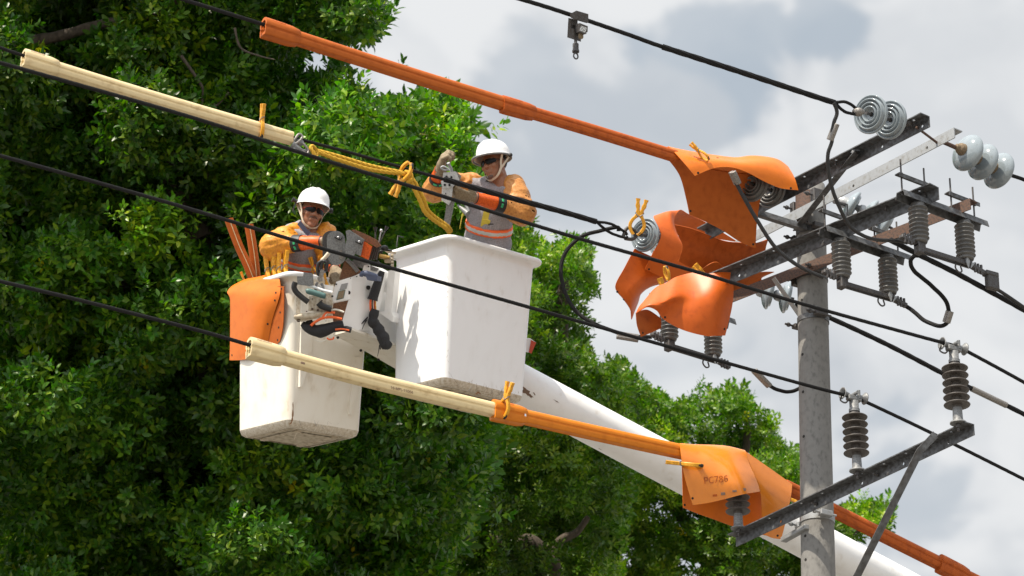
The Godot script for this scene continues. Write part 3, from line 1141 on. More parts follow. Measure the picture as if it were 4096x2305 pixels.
func make_wires() -> void:
	bA = b_of(on_h(Vector2(2411, 1066), H_LOW))
	bB = b_of(on_h(Vector2(2157, 1186), H_LOW))
	bD = b_of(on_h(Vector2(1858, 1331), H_LOW))
	bT1 = b_of(string_end.T1)
	bT2 = b_of(string_end.T2)
	bT3 = b_of(string_end.T3)
	wire("overhead_wire", "bare dark wire that runs over the insulator at the near tip of the low crossarm", pts_w(A_PX, bA), .0115)
	wire("overhead_wire", "bare dark wire crossing the white right bucket to the insulator beside the pole", pts_w(B_PX, bB), .0115)
	wire("overhead_wire", "lowest dark wire, entering the cream cover in front of the left bucket", pts_w(D_PX, bD), .0125)
	wire("overhead_wire", "topmost wire across the sky, with the small 05 device hanging on it", pts_w(T1_PX, bT1), .0135)
	wire("overhead_wire", "dark wire at the top edge that runs inside the long orange cover", pts_w(T2_PX, bT2), .0125)
	wire("overhead_wire", "wire between the cream tube and the white ribbed disc, passing the workers", pts_w(T3_PX, bT3), .0115)
	# formed dead-end grips, twisted over the ends of the wires
	var grips := [
		["twisted dead-end grip on the topmost wire before the two pale discs", T1_PX.slice(3), bT1, string_end.T1, .0185],
		["twisted dead-end grip on the worker's wire before the ribbed disc", [Vector2(1118, 451), Vector2(1223, 481), Vector2(1415, 533), Vector2(1500, 558)], bT3, string_end.T3, .0205]]
	for g: Array in grips:
		var l := pts_w(g[1], g[2])
		var o := thing("dead_end_grip", g[0], "wire grip", l[l.size() - 1], "dead-end grips")
		var s := st()
		cable(s, spline(l, 8), g[4], 6, .26, .2)
		part("wrap", s, M.wire, o)
		var e: Vector3 = l[l.size() - 1]
		for k in [-1, 1]:
			s = st()
			var q: Vector3 = g[3]
			cable(s, spline([e, e.lerp(q, .5) + Vector3(0, .03 * k, 0) + across * .012 * k, q + Vector3(0, .026 * k, 0), q + (q - e).normalized() * .03 + Vector3(0, .008 * k, 0)], 5), .0105, 5, .12, .18)
			part("loop_leg", s, M.wire, o)
	# the wires that leave on the far side
	var e2: Vector3 = string_end.S2
	var s2 := [e2, e2 + along * .2 - Vector3(0, .0, 0), e2 + along * 1.2 - Vector3(0, .12, 0), e2 + along * 3 - Vector3(0, .3, 0)]
	wire("overhead_wire", "dark wire leaving to the right from the three smooth discs", s2, .013)
	var l4 := []
	var b4: float = b_of(string_end.S4)
	for v: Vector2 in [Vector2(2002, 768), Vector2(2081, 797), Vector2(2230, 866), Vector2(2376, 942), Vector2(2445, 978), Vector2(2532, 1020), Vector2(2640, 1075)]:
		l4.append(on_w(v, b4))
	wire("overhead_wire", "thick twisted wire coming out from behind the pole, with a pale sleeve", l4, .0185, M.wire, 6, .26)
	off = l4[4]
	var s := st()
	tube(s, spline([l4[4], (l4[4] + l4[5]) / 2, l4[5]], 4), .024, 14)
	solo("splice_sleeve", s, M.alu, "pale scuffed sleeve round the thick wire right of the pole", "splice", l4[4])

	# jumpers
	var dT := depth(string_end.T1)
	var jd := depth(on_h(Vector2(2275, 610), H_MID - .4))
	var l := []
	for v: Array in [[2098, 259, 0.0], [2106, 283, .02], [2099, 306, .03], [2094, 331, .04], [2093, 357, .05], [2084, 384, .07], [2083, 420, .1], [2094, 475, .15], [2114, 526, .2], [2139, 570, .3], [2176, 595, .45], [2213, 604, .7], [2257, 606, .95], [2283, 611, 1.0]]:
		l.append(at(Vector2(v[0], v[1]), lerpf(dT - .12, jd, v[2])))
	wire("jumper_cable", "black cable dropping from the topmost wire to the switch at right", l, .0125, M.black, 7, .14, "jumper cables")
	connector("squat grey clamp joining the topmost wire's dropping cable", at(Vector2(2104, 311), depth(l[2])), at(Vector2(2088, 353), depth(l[4])), .026)
	var d6 := depth(string_end.T2)
	var je := depth(on_h(Vector2(2080, 696), H_MID - .4))
	l = []
	for v: Array in [[1846, 446, 0.0], [1856, 468, .05], [1874, 501, .15], [1904, 553, .3], [1947, 618, .5], [1991, 657, .7], [2032, 681, .86], [2072, 698, 1.0]]:
		l.append(at(Vector2(v[0], v[1]), lerpf(d6 - .25, je, v[2])))
	wire("jumper_cable", "black cable from under the top orange wrap to the switch at the pole", l, .0135, M.black, 7, .14, "jumper cables")
	connector("grey sleeve clamp on the cable under the top orange wrap", at(Vector2(1842, 432), d6 - .27), at(Vector2(1856, 463), d6 - .25), .03)
	var d3: float = depth(string_end.T3)
	l = []
	for v: Array in [[1556, 582, 0.0], [1553, 572, 0.0], [1514, 580, .02], [1462, 596, .06], [1423, 635, .15], [1411, 683, .3], [1423, 740, .5], [1453, 787, .7], [1496, 815, .85], [1545, 834, .95], [1580, 846, 1.0], [1640, 848, 1.0]]:
		l.append(at(Vector2(v[0], v[1]), lerpf(d3 + .02, d3 - .25, v[2])))
	wire("jumper_cable", "stiff stranded loop hanging below the ribbed disc left of the orange wraps", l, .0145, M.wire, 7, .2, "jumper cables")
	connector("grey sleeve at the lower end of the hanging stranded loop", at(Vector2(1552, 843), d3 - .27), at(Vector2(1606, 852), d3 - .25), .026)
	# right hand side
	var dr := depth(on_h(Vector2(2273, 766), H_MID - .45))
	var db := depth(on_h(Vector2(2314, 643), H_MID - .4))
	l = []
	for v: Array in [[2262, 758, 0.0], [2273, 766, 0.0], [2299, 784, .1], [2325, 806, .2], [2361, 820, .35], [2380, 815, .45], [2388, 800, .5], [2387, 782, .52], [2377, 753, .6], [2338, 714, .7], [2301, 683, .8], [2291, 660, .9], [2299, 645, .95], [2314, 643, 1.0]]:
		l.append(at(Vector2(v[0], v[1]), lerpf(dr, db, v[2])))
	wire("jumper_cable", "cable looping in a long S under the switches right of the pole", l, .0145, M.wire, 7, .2, "jumper cables")
	connector("pale capped clamp at the bottom bend of the S-shaped cable", at(Vector2(2390, 783), lerpf(dr, db, .5) - .02), at(Vector2(2381, 812), lerpf(dr, db, .5) - .02), .03)
	l = []
	for v: Vector2 in [Vector2(2240, 604), Vector2(2314, 642), Vector2(2403, 686), Vector2(2481, 728), Vector2(2576, 780), Vector2(2660, 828)]:
		l.append(at(v, db + (v.x - 2314) * .0016))
	wire("overhead_wire", "thick twisted wire sloping away below the right switch", l, .0185, M.wire, 6, .26)
	var o := thing("wire_tap", "dark boxy tap clamp hung on the thick wire at the right edge", "clamp", l[3])
	s = st()
	var c: Vector3 = at(Vector2(2496, 708), depth(l[3]) - .03)
	box(s, Transform3D(Basis(along, Vector3.UP, along.cross(Vector3.UP)), c), Vector3(.1, .13, .05), .008)
	part("body", s, M.iron, o)
	s = st()
	box(s, Transform3D(Basis(along, Vector3.UP, along.cross(Vector3.UP)), c + Vector3(0, .05, 0) - along * .01), Vector3(.11, .035, .06), .006)
	part("jaw", s, M.iron, o)
	s = st()
	tube(s, spline([c + along * .03 - Vector3(0, .05, 0), c + along * .12 - Vector3(0, .08, 0), c + along * .5 - Vector3(0, .22, 0), c + along * 1.0 - Vector3(0, .34, 0)], 6), .013, 10)
	part("tail_cable", s, M.black, o)
	l = []
	for v: Vector2 in [Vector2(1896, 932), Vector2(1915, 945), Vector2(1935, 969), Vector2(1957, 981), Vector2(1986, 986), Vector2(2014, 976), Vector2(2040, 955)]:
		l.append(at(v, 23.35 + (v.x - 1896) * .0017))
	wire("jumper_cable", "short drooping cable that disappears behind the pole shaft", l, .013, M.wire, 7, .2, "jumper cables")
	connector("long grey sleeve on the wire just left of the pole", at(Vector2(1897, 932), 23.32), at(Vector2(1936, 972), 23.36), .026)


func connector(label: String, a: Vector3, b: Vector3, r: float) -> void:
	var o := thing("cable_connector", label, "connector", a, "sleeves on the cables")
	var s := st()
	var t := aim(a, b - a, -along)
	var l := a.distance_to(b)
	for e in [-1, 1]:
		var q := t * Transform3D(Basis(), Vector3(0, 0, e * r * .55))
		lathe(s, q, [Vector2(.002, 0), Vector2(r * .62, 0), Vector2(r * .66, .004), Vector2(r * .66, .004), Vector2(r * .66, l - .004), Vector2(r * .62, l), Vector2(.002, l)], 14)
	part("sleeve", s, M.alu, o)
	s = st()
	box(s, t * Transform3D(Basis(), Vector3(0, l * .5, 0)), Vector3(r * 1.15, l * .96, r * 1.6), .004)
	part("web", s, M.alu, o)


func cover_profile(k: float) -> PackedVector2Array:
	var p := PackedVector2Array()
	for i in 13:
		var an := deg_to_rad(-20 + 220.0 * i / 12)
		p.append(Vector2(cos(an) * .034, sin(an) * .034 + .012))
	for v in [Vector2(-.026, -.004), Vector2(-.0265, -.012), Vector2(-.031, -.014), Vector2(-.028, -.042), Vector2(-.022, -.05), Vector2(-.014, -.046), Vector2(.014, -.046), Vector2(.022, -.05), Vector2(.028, -.042), Vector2(.031, -.014), Vector2(.0265, -.012), Vector2(.026, -.004)]:
		p.append(v)
	for i in p.size():
		p[i] *= k
	return p

func cover_shape(s: SurfaceTool, path: PackedVector3Array, sc: Array) -> void:
	var prof := cover_profile(1.0)
	var n := path.size()
	var rows := []
	for i in n:
		var t := (path[mini(i + 1, n - 1)] - path[maxi(i - 1, 0)]).normalized()
		var x := t.cross(Vector3.UP).normalized()
		var y := x.cross(t)
		var ring := PackedVector3Array()
		for q in prof:
			ring.append(path[i] + (x * q.x + y * q.y) * float(sc[i]))
		rows.append(ring)
	var m := prof.size()
	var groups := [range(0, 13), [12, 13, 14], [14, 15], [15, 16, 17, 18], [18, 19], [19, 20, 21, 22], [22, 23], [23, 24, 0]]
	for g: Array in groups:
		var sub := []
		for r: PackedVector3Array in rows:
			var q := PackedVector3Array()
			for i: int in g:
				q.append(r[i % m])
			sub.append(q)
		smooth(s)
		grid(s, sub)
	for e in [0, n - 1]:
		flat(s)
		var inner := PackedVector3Array()
		for q: Vector3 in rows[e]:
			inner.append(q.lerp(path[e] - Vector3(0, .004, 0), .3))
		for i in m:
			quad(s, rows[e][i], rows[e][(i + 1) % m], inner[(i + 1) % m], inner[i])
		var deep := PackedVector3Array()
		var back := (path[1] - path[0]).normalized() if e == 0 else (path[n - 2] - path[n - 1]).normalized()
		for q in inner:
			deep.append(q + back * .12)
		grid(s, [inner, deep], false, true)

func line_cover(label: String, pts: Array, m: Material, k: float, coupler: int, marks := true) -> Node3D:
	# coupler: 0 none, 1 a wide socket at the start
	var o := thing("line_cover", label, "line cover", pts[0], "rigid covers on the wires")
	var path := spline(pts, 8)
	var sc := []
	for i in path.size():
		sc.append(k)
	var s := st()
	cover_shape(s, path, sc)
	part("tube", s, m, o)
	if coupler:
		var a: Vector3 = pts[0]
		var t: Vector3 = (path[mini(6, path.size() - 1)] - path[0]).normalized()
		var q := PackedVector3Array([a - t * .012, a + t * .02, a + t * .17, a + t * .19, a + t * .24, a + t * .245])
		s = st()
		cover_shape(s, q, [k * 1.4, k * 1.42, k * 1.36, k * 1.34, k * 1.16, k * 1.04])
		var c := part("socket", s, m, o)
		if marks:
			var side := t.cross(Vector3.UP).normalized() * -1.0
			for i in 11:
				s = st()
				var p := a + t * (.03 + i * .0095) + Vector3(0, .028 * k * 1.4, 0)
				var nrm := (-side * .86 + Vector3(0, .5, 0)).normalized() * -1.0
				nrm = (t.cross(Vector3.UP).normalized() * .82 + Vector3(0, .57, 0)).normalized()
				if nrm.dot(fwd) > 0:
					nrm = (t.cross(Vector3.UP).normalized() * -.82 + Vector3(0, .57, 0)).normalized()
				p = a + t * (.03 + i * .0098) + nrm * .034 * k * 1.41 + Vector3(0, .0165 * k, 0)
				box(s, aim(p, nrm, t), Vector3(.0045, .003, .017), .001)
				part("embossed_mark", s, M.ink if m == M.cream else M.orange_dark, c)
	return o

func writing(o: Node3D, text: String, h: float, t: Transform3D, m: Material, font := "Droid Sans") -> void:
	var tm := TextMesh.new()
	var f := SystemFont.new()
	f.font_names = PackedStringArray([font])
	f.font_weight = 300
	tm.font = f
	tm.text = text
	tm.font_size = 32
	tm.pixel_size = h / 24.0
	tm.depth = .0015
	var n := MeshInstance3D.new()
	n.name = "lettering"
	n.mesh = tm
	n.material_override = m
	n.transform = Transform3D(t.basis, t.origin - off)
	o.add_child(n, true)

func make_covers() -> void:
	var o := line_cover("cream tube cover with a wide socket at the upper left, over the workers' wire", pts_w([Vector2(62, 146), Vector2(400, 250), Vector2(734, 347)], bT3), M.cream, 1.05, 1)
	o = line_cover("long rust-orange tube cover with a socket at its start, over the top left wire", pts_w([Vector2(666, 68), Vector2(1000, 176), Vector2(1285, 265)], bT2), M.orange_old_shade, 1.05, 1)
	o = line_cover("orange ribbed tube cover between a socket in the sky and the top wrap", pts_w([Vector2(1266, 261), Vector2(1480, 324), Vector2(1700, 392)], bT2), M.orange_dark, .92, 1)
	o = line_cover("cream tube cover lying across the front of both white buckets", pts_w([Vector2(630, 874), Vector2(930, 955), Vector2(1250, 1032)], bD), M.cream, 1.1, 1)
	var a := on_w(Vector2(966, 977), bD)
	var b := on_w(Vector2(1043, 995), bD)
	var t := (b - a).normalized()
	var nrm := (t.cross(Vector3.UP)).normalized()
	if nrm.dot(fwd) > 0:
		nrm = -nrm
	writing(o, "16-MPL-11004", .02, Transform3D(Basis(t, nrm.cross(t), nrm), (a + b) / 2 + nrm * .035), M.ink)
	o = line_cover("amber-orange tube cover from the bucket's foot to the lower wrap", pts_w([Vector2(1243, 1030), Vector2(1480, 1084), Vector2(1722, 1137)], bD), M.amber, 1.1, 1)
	var s := st()
	for q: Array in [[756, 918], [835, 935], [905, 958], [1140, 1016]]:
		s = st()
		box(s, Transform3D(Basis(t, nrm.cross(t), nrm), on_w(Vector2(q[0], q[1]), bD) + nrm * .033), Vector3(.03 if q[0] == 756 else .008, .014 if q[0] == 756 else .004, .004), .001)
		part("scuff", s, M.ink, o) if q[0] < 760 else null
	s = st()
	a = on_w(Vector2(1321, 1043), bD)
	box(s, aim(a - fwd * .045 + Vector3(0, .0, 0), Vector3.UP, t), Vector3(.012, .028, .012), .001)
	part("size_tag", s, M.number, o)
	o = line_cover("dark orange tube cover coming out behind the pole at lower right", pts_w([Vector2(1975, 1222), Vector2(2203, 1336), Vector2(2375, 1422)], bD), M.orange_dark, 1.05, 0)
	o = line_cover("last orange tube cover, its socket at the bottom right edge of the picture", pts_w([Vector2(2366, 1417), Vector2(2500, 1484), Vector2(2650, 1562)], bD), M.orange_dark, 1.05, 1)


# ---------------------------------------------------------------- rubber wraps
func sheet(s: SurfaceTool, rows: Array, d0: float, slope: float, x0: float, thick := .005, sub := 6) -> Array:
	# rows of [pixel, depth offset]; a smooth surface through them with thickness
	var pts := []
	for r: Array in rows:
		var q := []
		for c: Array in r:
			var v: Vector2 = c[0]
			q.append(at(v, d0 + (v.x - x0) * slope + c[1]))
		pts.append(q)
	var wide := []
	for q: Array in pts:
		wide.append(spline(q, sub))
	var m: int = wide[0].size()
	var n_rows := (wide.size() - 1) * sub + 1
	var g := []
	var cols := []
	for j in m:
		var col := []
		for q: PackedVector3Array in wide:
			col.append(q[j])
		cols.append(spline(col, sub))
	for i in n_rows:
		var row := PackedVector3Array()
		for j in m:
			row.append(cols[j][i])
		g.append(row)
	var back := []
	for i in n_rows:
		var r := PackedVector3Array()
		for j in m:
			var u: Vector3 = g[mini(i + 1, n_rows - 1)][j] - g[maxi(i - 1, 0)][j]
			var v: Vector3 = g[i][mini(j + 1, m - 1)] - g[i][maxi(j - 1, 0)]
			r.append(g[i][j] - u.cross(v).normalized() * thick)
		back.append(r)
	smooth(s)
	grid(s, g)
	smooth(s)
	grid(s, back, false, false, true)
	flat(s)
	for j in m - 1:
		quad(s, g[0][j], back[0][j], back[0][j + 1], g[0][j + 1])
		quad(s, g[n_rows - 1][j], g[n_rows - 1][j + 1], back[n_rows - 1][j + 1], back[n_rows - 1][j])
	for i in n_rows - 1:
		quad(s, g[i][0], g[i + 1][0], back[i + 1][0], back[i][0])
		quad(s, g[i][m - 1], back[i][m - 1], back[i + 1][m - 1], g[i + 1][m - 1])
	return g

func zr(z: int, dz: Variant, l: Array) -> Array:
	# one row of a sheet: zoomed picture coordinates, one depth offset or one for each
	var out := []
	for i in l.size() / 2:
		out.append([zz(z, l[i * 2], l[i * 2 + 1]), dz[i] if dz is Array else dz])
	return out

func grommet(o: Node3D, g: Array, u: float, v: float) -> void:
	var i := clampi(int(u * (g.size() - 1)), 1, g.size() - 2)
	var m: int = g[0].size()
	var j := clampi(int(v * (m - 1)), 1, m - 2)
	var a: Vector3 = g[i + 1][j] - g[i - 1][j]
	var b: Vector3 = g[i][j + 1] - g[i][j - 1]
	var n := a.cross(b).normalized()
	var s := st()
	rod(s, g[i][j] - n * .007, g[i][j] + n * .0015, .0085, 10)
	part("eyelet", s, M.hole, o)

func make_blankets() -> void:
	var base := on_w(Vector2(1700, 390), bT2)
	var d1 := depth(base)
	# top wrap
	var o := thing("rubber_blanket", "top orange rubber blanket draped like a saddle below the pole top", "rubber blanket", base, "orange rubber blankets")
	var s := st()
	var g := sheet(s, [
		zr(0, -.17, [1748, 443, 1785, 427, 1815, 421, 1850, 424, 1885, 437, 1925, 458, 1965, 474, 2008, 479]),
		zr(0, -.14, [1725, 416, 1770, 408, 1815, 406, 1855, 411, 1893, 416, 1930, 424, 1968, 438, 2000, 453]),
		zr(0, -.06, [1700, 388, 1750, 391, 1805, 399, 1850, 404, 1890, 402, 1930, 404, 1962, 413, 1988, 430]),
		zr(0, .04, [1681, 370, 1742, 384, 1800, 394, 1850, 400, 1888, 396, 1925, 399, 1955, 405, 1975, 418]),
		zr(0, .12, [1676, 382, 1728, 414, 1788, 436, 1838, 448, 1885, 452, 1920, 455, 1945, 455, 1952, 450])], d1, .0013, 1690)
	part("front_flap", s, M.orange, o)
	grommet(o, g, .03, .05)
	grommet(o, g, .04, .95)
	grommet(o, g, .5, .3)
	s = st()
	g = sheet(s, [
		zr(0, .09, [1673, 392, 1730, 408, 1790, 426, 1850, 436, 1905, 440, 1935, 444]),
		zr(0, .13, [1709, 440, 1750, 455, 1800, 466, 1850, 478, 1890, 490, 1915, 495]),
		zr(0, .16, [1726, 497, 1762, 512, 1805, 522, 1850, 540, 1885, 552, 1905, 556]),
		zr(0, .15, [1735, 540, 1774, 557, 1817, 579, 1858, 606, 1885, 619, 1901, 624])], d1, .0013, 1690)
	part("back_flap", s, M.orange_old_shade, o)  # darker than the front flap: its shade is put in the colour
	grommet(o, g, .92, .06)
	grommet(o, g, .95, .92)
	grommet(o, g, .1, .06)
	# middle wraps
	base = string_end.T3
	var d2: float = depth(base) + .2
	o = thing("rubber_blanket", "glossy orange rubber blanket folded in a tall loop behind the white ribbed disc", "rubber blanket", base, "orange rubber blankets")
	s = st()
	g = sheet(s, [
		zr(11, -.13, [435, 715, 560, 778, 710, 844, 830, 853, 915, 802]),
		zr(11, -.17, [500, 580, 600, 620, 710, 655, 810, 690, 905, 690]),
		zr(11, -.17, [585, 410, 650, 440, 715, 470, 775, 490, 850, 545]),
		zr(11, -.13, [560, 300, 612, 315, 660, 330, 705, 345, 752, 400]),
		zr(11, -.04, [520, 222, 575, 205, 630, 192, 680, 185, 712, 250]),
		zr(11, .05, [545, 206, 610, 186, 665, 168, 725, 160, 775, 150]),
		zr(11, .15, [620, 240, 690, 225, 765, 210, 830, 195, 868, 195]),
		zr(11, .24, [680, 310, 780, 300, 870, 290, 950, 280, 1040, 275]),
		zr(11, .3, [720, 390, 840, 385, 980, 400, 1130, 425, 1340, 458])], d2, .0012, 1600)
	part("loop", s, M.orange_red, o)
	grommet(o, g, .03, .12)
	grommet(o, g, .04, .8)
	s = st()
	g = sheet(s, [
		zr(11, .0, [335, 520, 410, 555, 490, 590, 570, 615, 650, 640]),
		zr(11, -.04, [240, 700, 335, 730, 435, 750, 535, 770, 650, 770]),
		zr(11, [-.06, -.07, -.07, -.02, .05], [148, 888, 225, 922, 335, 915, 470, 855, 635, 850]),
		zr(11, [-.05, -.07, -.07, -.0, .08], [225, 1010, 265, 1040, 308, 1050, 368, 1000, 432, 905]),
		zr(11, [-.03, -.04, -.03, .02, .08], [322, 1140, 312, 1165, 308, 1205, 332, 1140, 372, 1040])], d2, .0012, 1600)
	part("side_flap", s, M.orange_red, o)
	grommet(o, g, .6, .06)
	grommet(o, g, .78, .06)
	var d3 := depth(on_h(Vector2(1830, 690), H_MID)) - .2
	o = thing("rubber_blanket", "broad orange rubber blanket pegged round the middle arms above two dark insulators", "rubber blanket", at(zz(11, 900, 1000), d3), "orange rubber blankets")
	s = st()
	g = sheet(s, [
		zr(11, [.22, .2, .2, .2, .2, .16, .05, .0], [500, 930, 560, 880, 640, 850, 720, 800, 810, 770, 920, 750, 1080, 758, 1258, 690]),
		zr(11, [.1, .0, -.05, -.02, .03, .0, -.05, -.02], [420, 1030, 520, 1000, 620, 1008, 710, 975, 830, 945, 960, 935, 1120, 890, 1285, 820]),
		zr(11, [.05, -.06, -.09, -.03, -.01, -.06, -.09, -.03], [385, 1070, 490, 1045, 590, 1060, 690, 1060, 825, 1050, 980, 1040, 1140, 1010, 1292, 930]),
		zr(11, [.02, -.07, -.09, -.03, -.05, -.09, -.1, -.03], [362, 1110, 468, 1065, 565, 1090, 665, 1130, 810, 1180, 995, 1200, 1140, 1180, 1275, 1100]),
		zr(11, [.02, -.06, -.06, -.03, -.07, -.1, -.09, -.05], [348, 1145, 450, 1088, 545, 1118, 615, 1202, 795, 1302, 1010, 1362, 1120, 1364, 1212, 1360])], d3, .0012, 1700)
	part("front_panel", s, M.orange_red, o)
	grommet(o, g, .95, .43)
	grommet(o, g, .93, .96)
	s = st()
	g = sheet(s, [
		zr(11, [.04, .12, .16], [350, 1140, 460, 1110, 592, 1195]),
		zr(11, [.05, .12, .16], [362, 1260, 475, 1235, 594, 1245]),
		zr(11, [.07, .12, .15], [400, 1372, 492, 1335, 590, 1290])], d3, .0012, 1700)
	part("curled_end", s, M.orange_old_shade, o)  # the shade inside the curl is put in this darker orange
	grommet(o, g, .85, .2)
	o = thing("rubber_blanket", "orange rubber blanket seen in shade between the two middle crossarms", "rubber blanket", at(zz(11, 1450, 560), d3 + .5), "orange rubber blankets")
	s = st()
	sheet(s, [
		zr(11, .34, [725, 290, 900, 330, 1180, 440, 1340, 462, 1500, 470, 1630, 430]),
		zr(11, .4, [760, 400, 900, 450, 1160, 540, 1320, 560, 1490, 530, 1610, 490]),
		zr(11, .42, [800, 500, 900, 560, 1140, 640, 1390, 628, 1500, 625, 1590, 590]),
		zr(11, .46, [760, 640, 880, 700, 1120, 740, 1380, 690, 1490, 660, 1575, 620])], d3, .0012, 1700)
	part("upper_panel", s, M.orange_dark, o)  # dark sheet closing the gap, the shade inside the wraps in its colour
	s = st()
	sheet(s, [
		zr(11, .3, [960, 740, 1130, 650, 1290, 800, 1560, 750, 1685, 748]),
		zr(11, .36, [980, 800, 1140, 760, 1290, 880, 1440, 850, 1570, 800]),
		zr(11, .36, [1000, 830, 1150, 860, 1290, 965, 1400, 910, 1570, 835])], d3, .0012, 1700)
	part("lower_panel", s, M.orange_old_shade, o)
	# lower wrap
	base = on_w(Vector2(1716, 1128), bD)
	var d5 := depth(base) - .02
	o = thing("rubber_blanket", "shiny orange rubber blanket over the low arm's left insulator, marked PC786", "rubber blanket", base, "orange rubber blankets")
	s = st()
	g = sheet(s, [
		zr(6, .06, [172, 733, 250, 738, 340, 738, 430, 744, 522, 766]),
		zr(6, -.02, [165, 722, 250, 728, 340, 731, 430, 739, 525, 762]),
		zr(6, [-.08, -.1, -.13, -.14, -.08], [172, 790, 262, 795, 352, 803, 450, 815, 548, 835]),
		zr(6, [-.11, -.14, -.19, -.22, -.13], [185, 880, 275, 880, 368, 880, 465, 880, 575, 895]),
		zr(6, [-.13, -.16, -.22, -.27, -.15], [210, 975, 300, 970, 390, 958, 487, 943, 595, 945]),
		zr(6, [-.14, -.17, -.23, -.29, -.17], [236, 1060, 325, 1047, 412, 1027, 507, 1002, 605, 985])], d5, .0013, 1710)
	part("front_flap", s, M.orange_gloss, o)
	grommet(o, g, .93, .05)
	var c: Vector3 = g[int(g.size() * .68)][int(g[0].size() * .44)]
	var tx: Vector3 = (g[int(g.size() * .68)][int(g[0].size() * .44) + 3] - c).normalized()
	var dn: Vector3 = (g[int(g.size() * .68) + 3][int(g[0].size() * .44)] - c).normalized()
	var nn := tx.cross(-dn).normalized()
	for k in 4:
		s = st()
		var q: Vector3 = g[int(g.size() * .9)][int(g[0].size() * (.36 + k * .14))]
		box(s, Transform3D(Basis(tx, nn.cross(tx), nn), q + nn * .002), Vector3(.03, .014 + .006 * (k % 2), .003), .001)
		part("worn_print", s, M.ink if k else M.orange_dark, o)
	writing(o, "PC786", .046, Transform3D(Basis(tx, nn.cross(tx), nn), c + nn * .003), M.orange_dark)
	s = st()
	g = sheet(s, [
		zr(6, -.02, [520, 760, 650, 850, 783, 945]),
		zr(6, -.09, [565, 870, 668, 945, 775, 1015]),
		zr(6, -.12, [605, 975, 684, 1045, 757, 1100]),
		zr(6, -.08, [616, 1110, 674, 1160, 740, 1180]),
		zr(6, -.05, [618, 1215, 670, 1240, 722, 1248])], d5, .0013, 1710)
	part("side_flap", s, M.orange_gloss, o)
	grommet(o, g, .93, .2)
	grommet(o, g, .94, .8)
	s = st()
	g = sheet(s, [
		zr(6, .08, [172, 733, 250, 738, 340, 738, 430, 744, 522, 766, 640, 846]),
		zr(6, .14, [178, 900, 265, 925, 345, 945, 440, 960, 530, 975, 620, 1000]),
		zr(6, .15, [183, 1075, 262, 1107, 342, 1135, 450, 1175, 560, 1208, 690, 1240])], d5, .0013, 1710)
	part("back_flap", s, M.orange, o)
	grommet(o, g, .93, .05)
	# wrap over the left bucket's lip
	var f := bucket_frame(LEFT_BUCKET)
	base = face_point(f, Vector2(640, 740))
	var d6 := depth(base) - .13
	o = thing("rubber_blanket", "bright orange rubber blanket hung over the outer corner of the left bucket", "rubber blanket", base, "orange rubber blankets")
	var sl := (depth(face_point(f, Vector2(720, 900))) - depth(face_point(f, Vector2(600, 900)))) / 120.0
	s = st()
	g = sheet(s, [
		zr(10, .26, [130, 655, 215, 612, 300, 592, 390, 575, 480, 575]),
		zr(10, .04, [70, 672, 165, 625, 265, 605, 370, 590, 495, 595]),
		zr(10, -.03, [20, 732, 115, 690, 220, 655, 340, 650, 508, 690]),
		zr(10, [-.05, -.09, -.12, -.1, -.05], [45, 800, 150, 780, 260, 775, 370, 785, 498, 780]),
		zr(10, [-.05, -.1, -.13, -.1, -.04], [46, 1000, 150, 1000, 250, 1000, 350, 1000, 435, 985]),
		zr(10, [-.04, -.09, -.11, -.09, -.03], [45, 1180, 140, 1185, 240, 1190, 320, 1190, 390, 1212]),
		zr(10, [-.04, -.07, -.09, -.06, -.03], [41, 1362, 120, 1362, 200, 1352, 280, 1340, 345, 1330])], d6, sl, 640)
	part("front_flap", s, M.orange, o)
	for q: Array in [[.55, .92], [.72, .88], [.88, .93], [.97, .1], [.97, .55], [.45, .95]]:
		grommet(o, g, q[0], q[1])
	s = st()
	g = sheet(s, [
		zr(10, -.03, [440, 690, 490, 680, 542, 680]),
		zr(10, -.03, [430, 890, 490, 890, 540, 890]),
		zr(10, -.03, [400, 1060, 470, 1060, 531, 1060]),
		zr(10, -.03, [375, 1205, 440, 1238, 503, 1188])], d6, sl, 640)
	part("under_flap", s, M.orange_old_shade, o)
	for q: Array in [[.1, .8], [.4, .7], [.7, .7], [.93, .8]]:
		grommet(o, g, q[0], q[1])


# ---------------------------------------------------------------- boom, buckets, jib
# near lower corner (picture), yaw, tilt about x and z, width, length, height, flare, depth
const RIGHT_BUCKET := [1116.0, 964.0, .714, .167, -.041, .793, .611, 1.112, .032, 24.3]
const LEFT_BUCKET := [724.3, 1071.1, .682, .211, -.022, .679, .679, 1.158, .032, 24.6]

func bucket_frame(q: Array) -> Transform3D:
	var v := Vector3(q[3], 0, q[4])
	var b := Basis(v.normalized(), v.length()) * Basis(Vector3.UP, q[2])
	return Transform3D(b, at(Vector2(q[0], q[1]), q[9]))

func face_point(f: Transform3D, v: Vector2) -> Vector3:     # where a sight line meets the street-side (x = 0) wall
	var r := ray(v)
	var n := f.basis.x
	return eye + r * ((f.origin - eye).dot(n) / r.dot(n))

func right_face(f: Transform3D, v: Vector2) -> Vector3:
	var r := ray(v)
	var n := f.basis.z
	return eye + r * ((f.origin - eye).dot(n) / r.dot(n))

func ring(f: Transform3D, x0: float, x1: float, z0: float, z1: float, y: float, r: float) -> PackedVector3Array:
	var out := PackedVector3Array()
	var cs := [[x1 - r, z1 - r, 0], [x0 + r, z1 - r, 1], [x0 + r, z0 + r, 2], [x1 - r, z0 + r, 3]]
	for c: Array in cs:
		for k in 8:
			var an: float = PI / 2 * (c[2] + k / 7.0)
			out.append(f * Vector3(c[0] + cos(an) * r, y, c[1] + sin(an) * r))
	return out

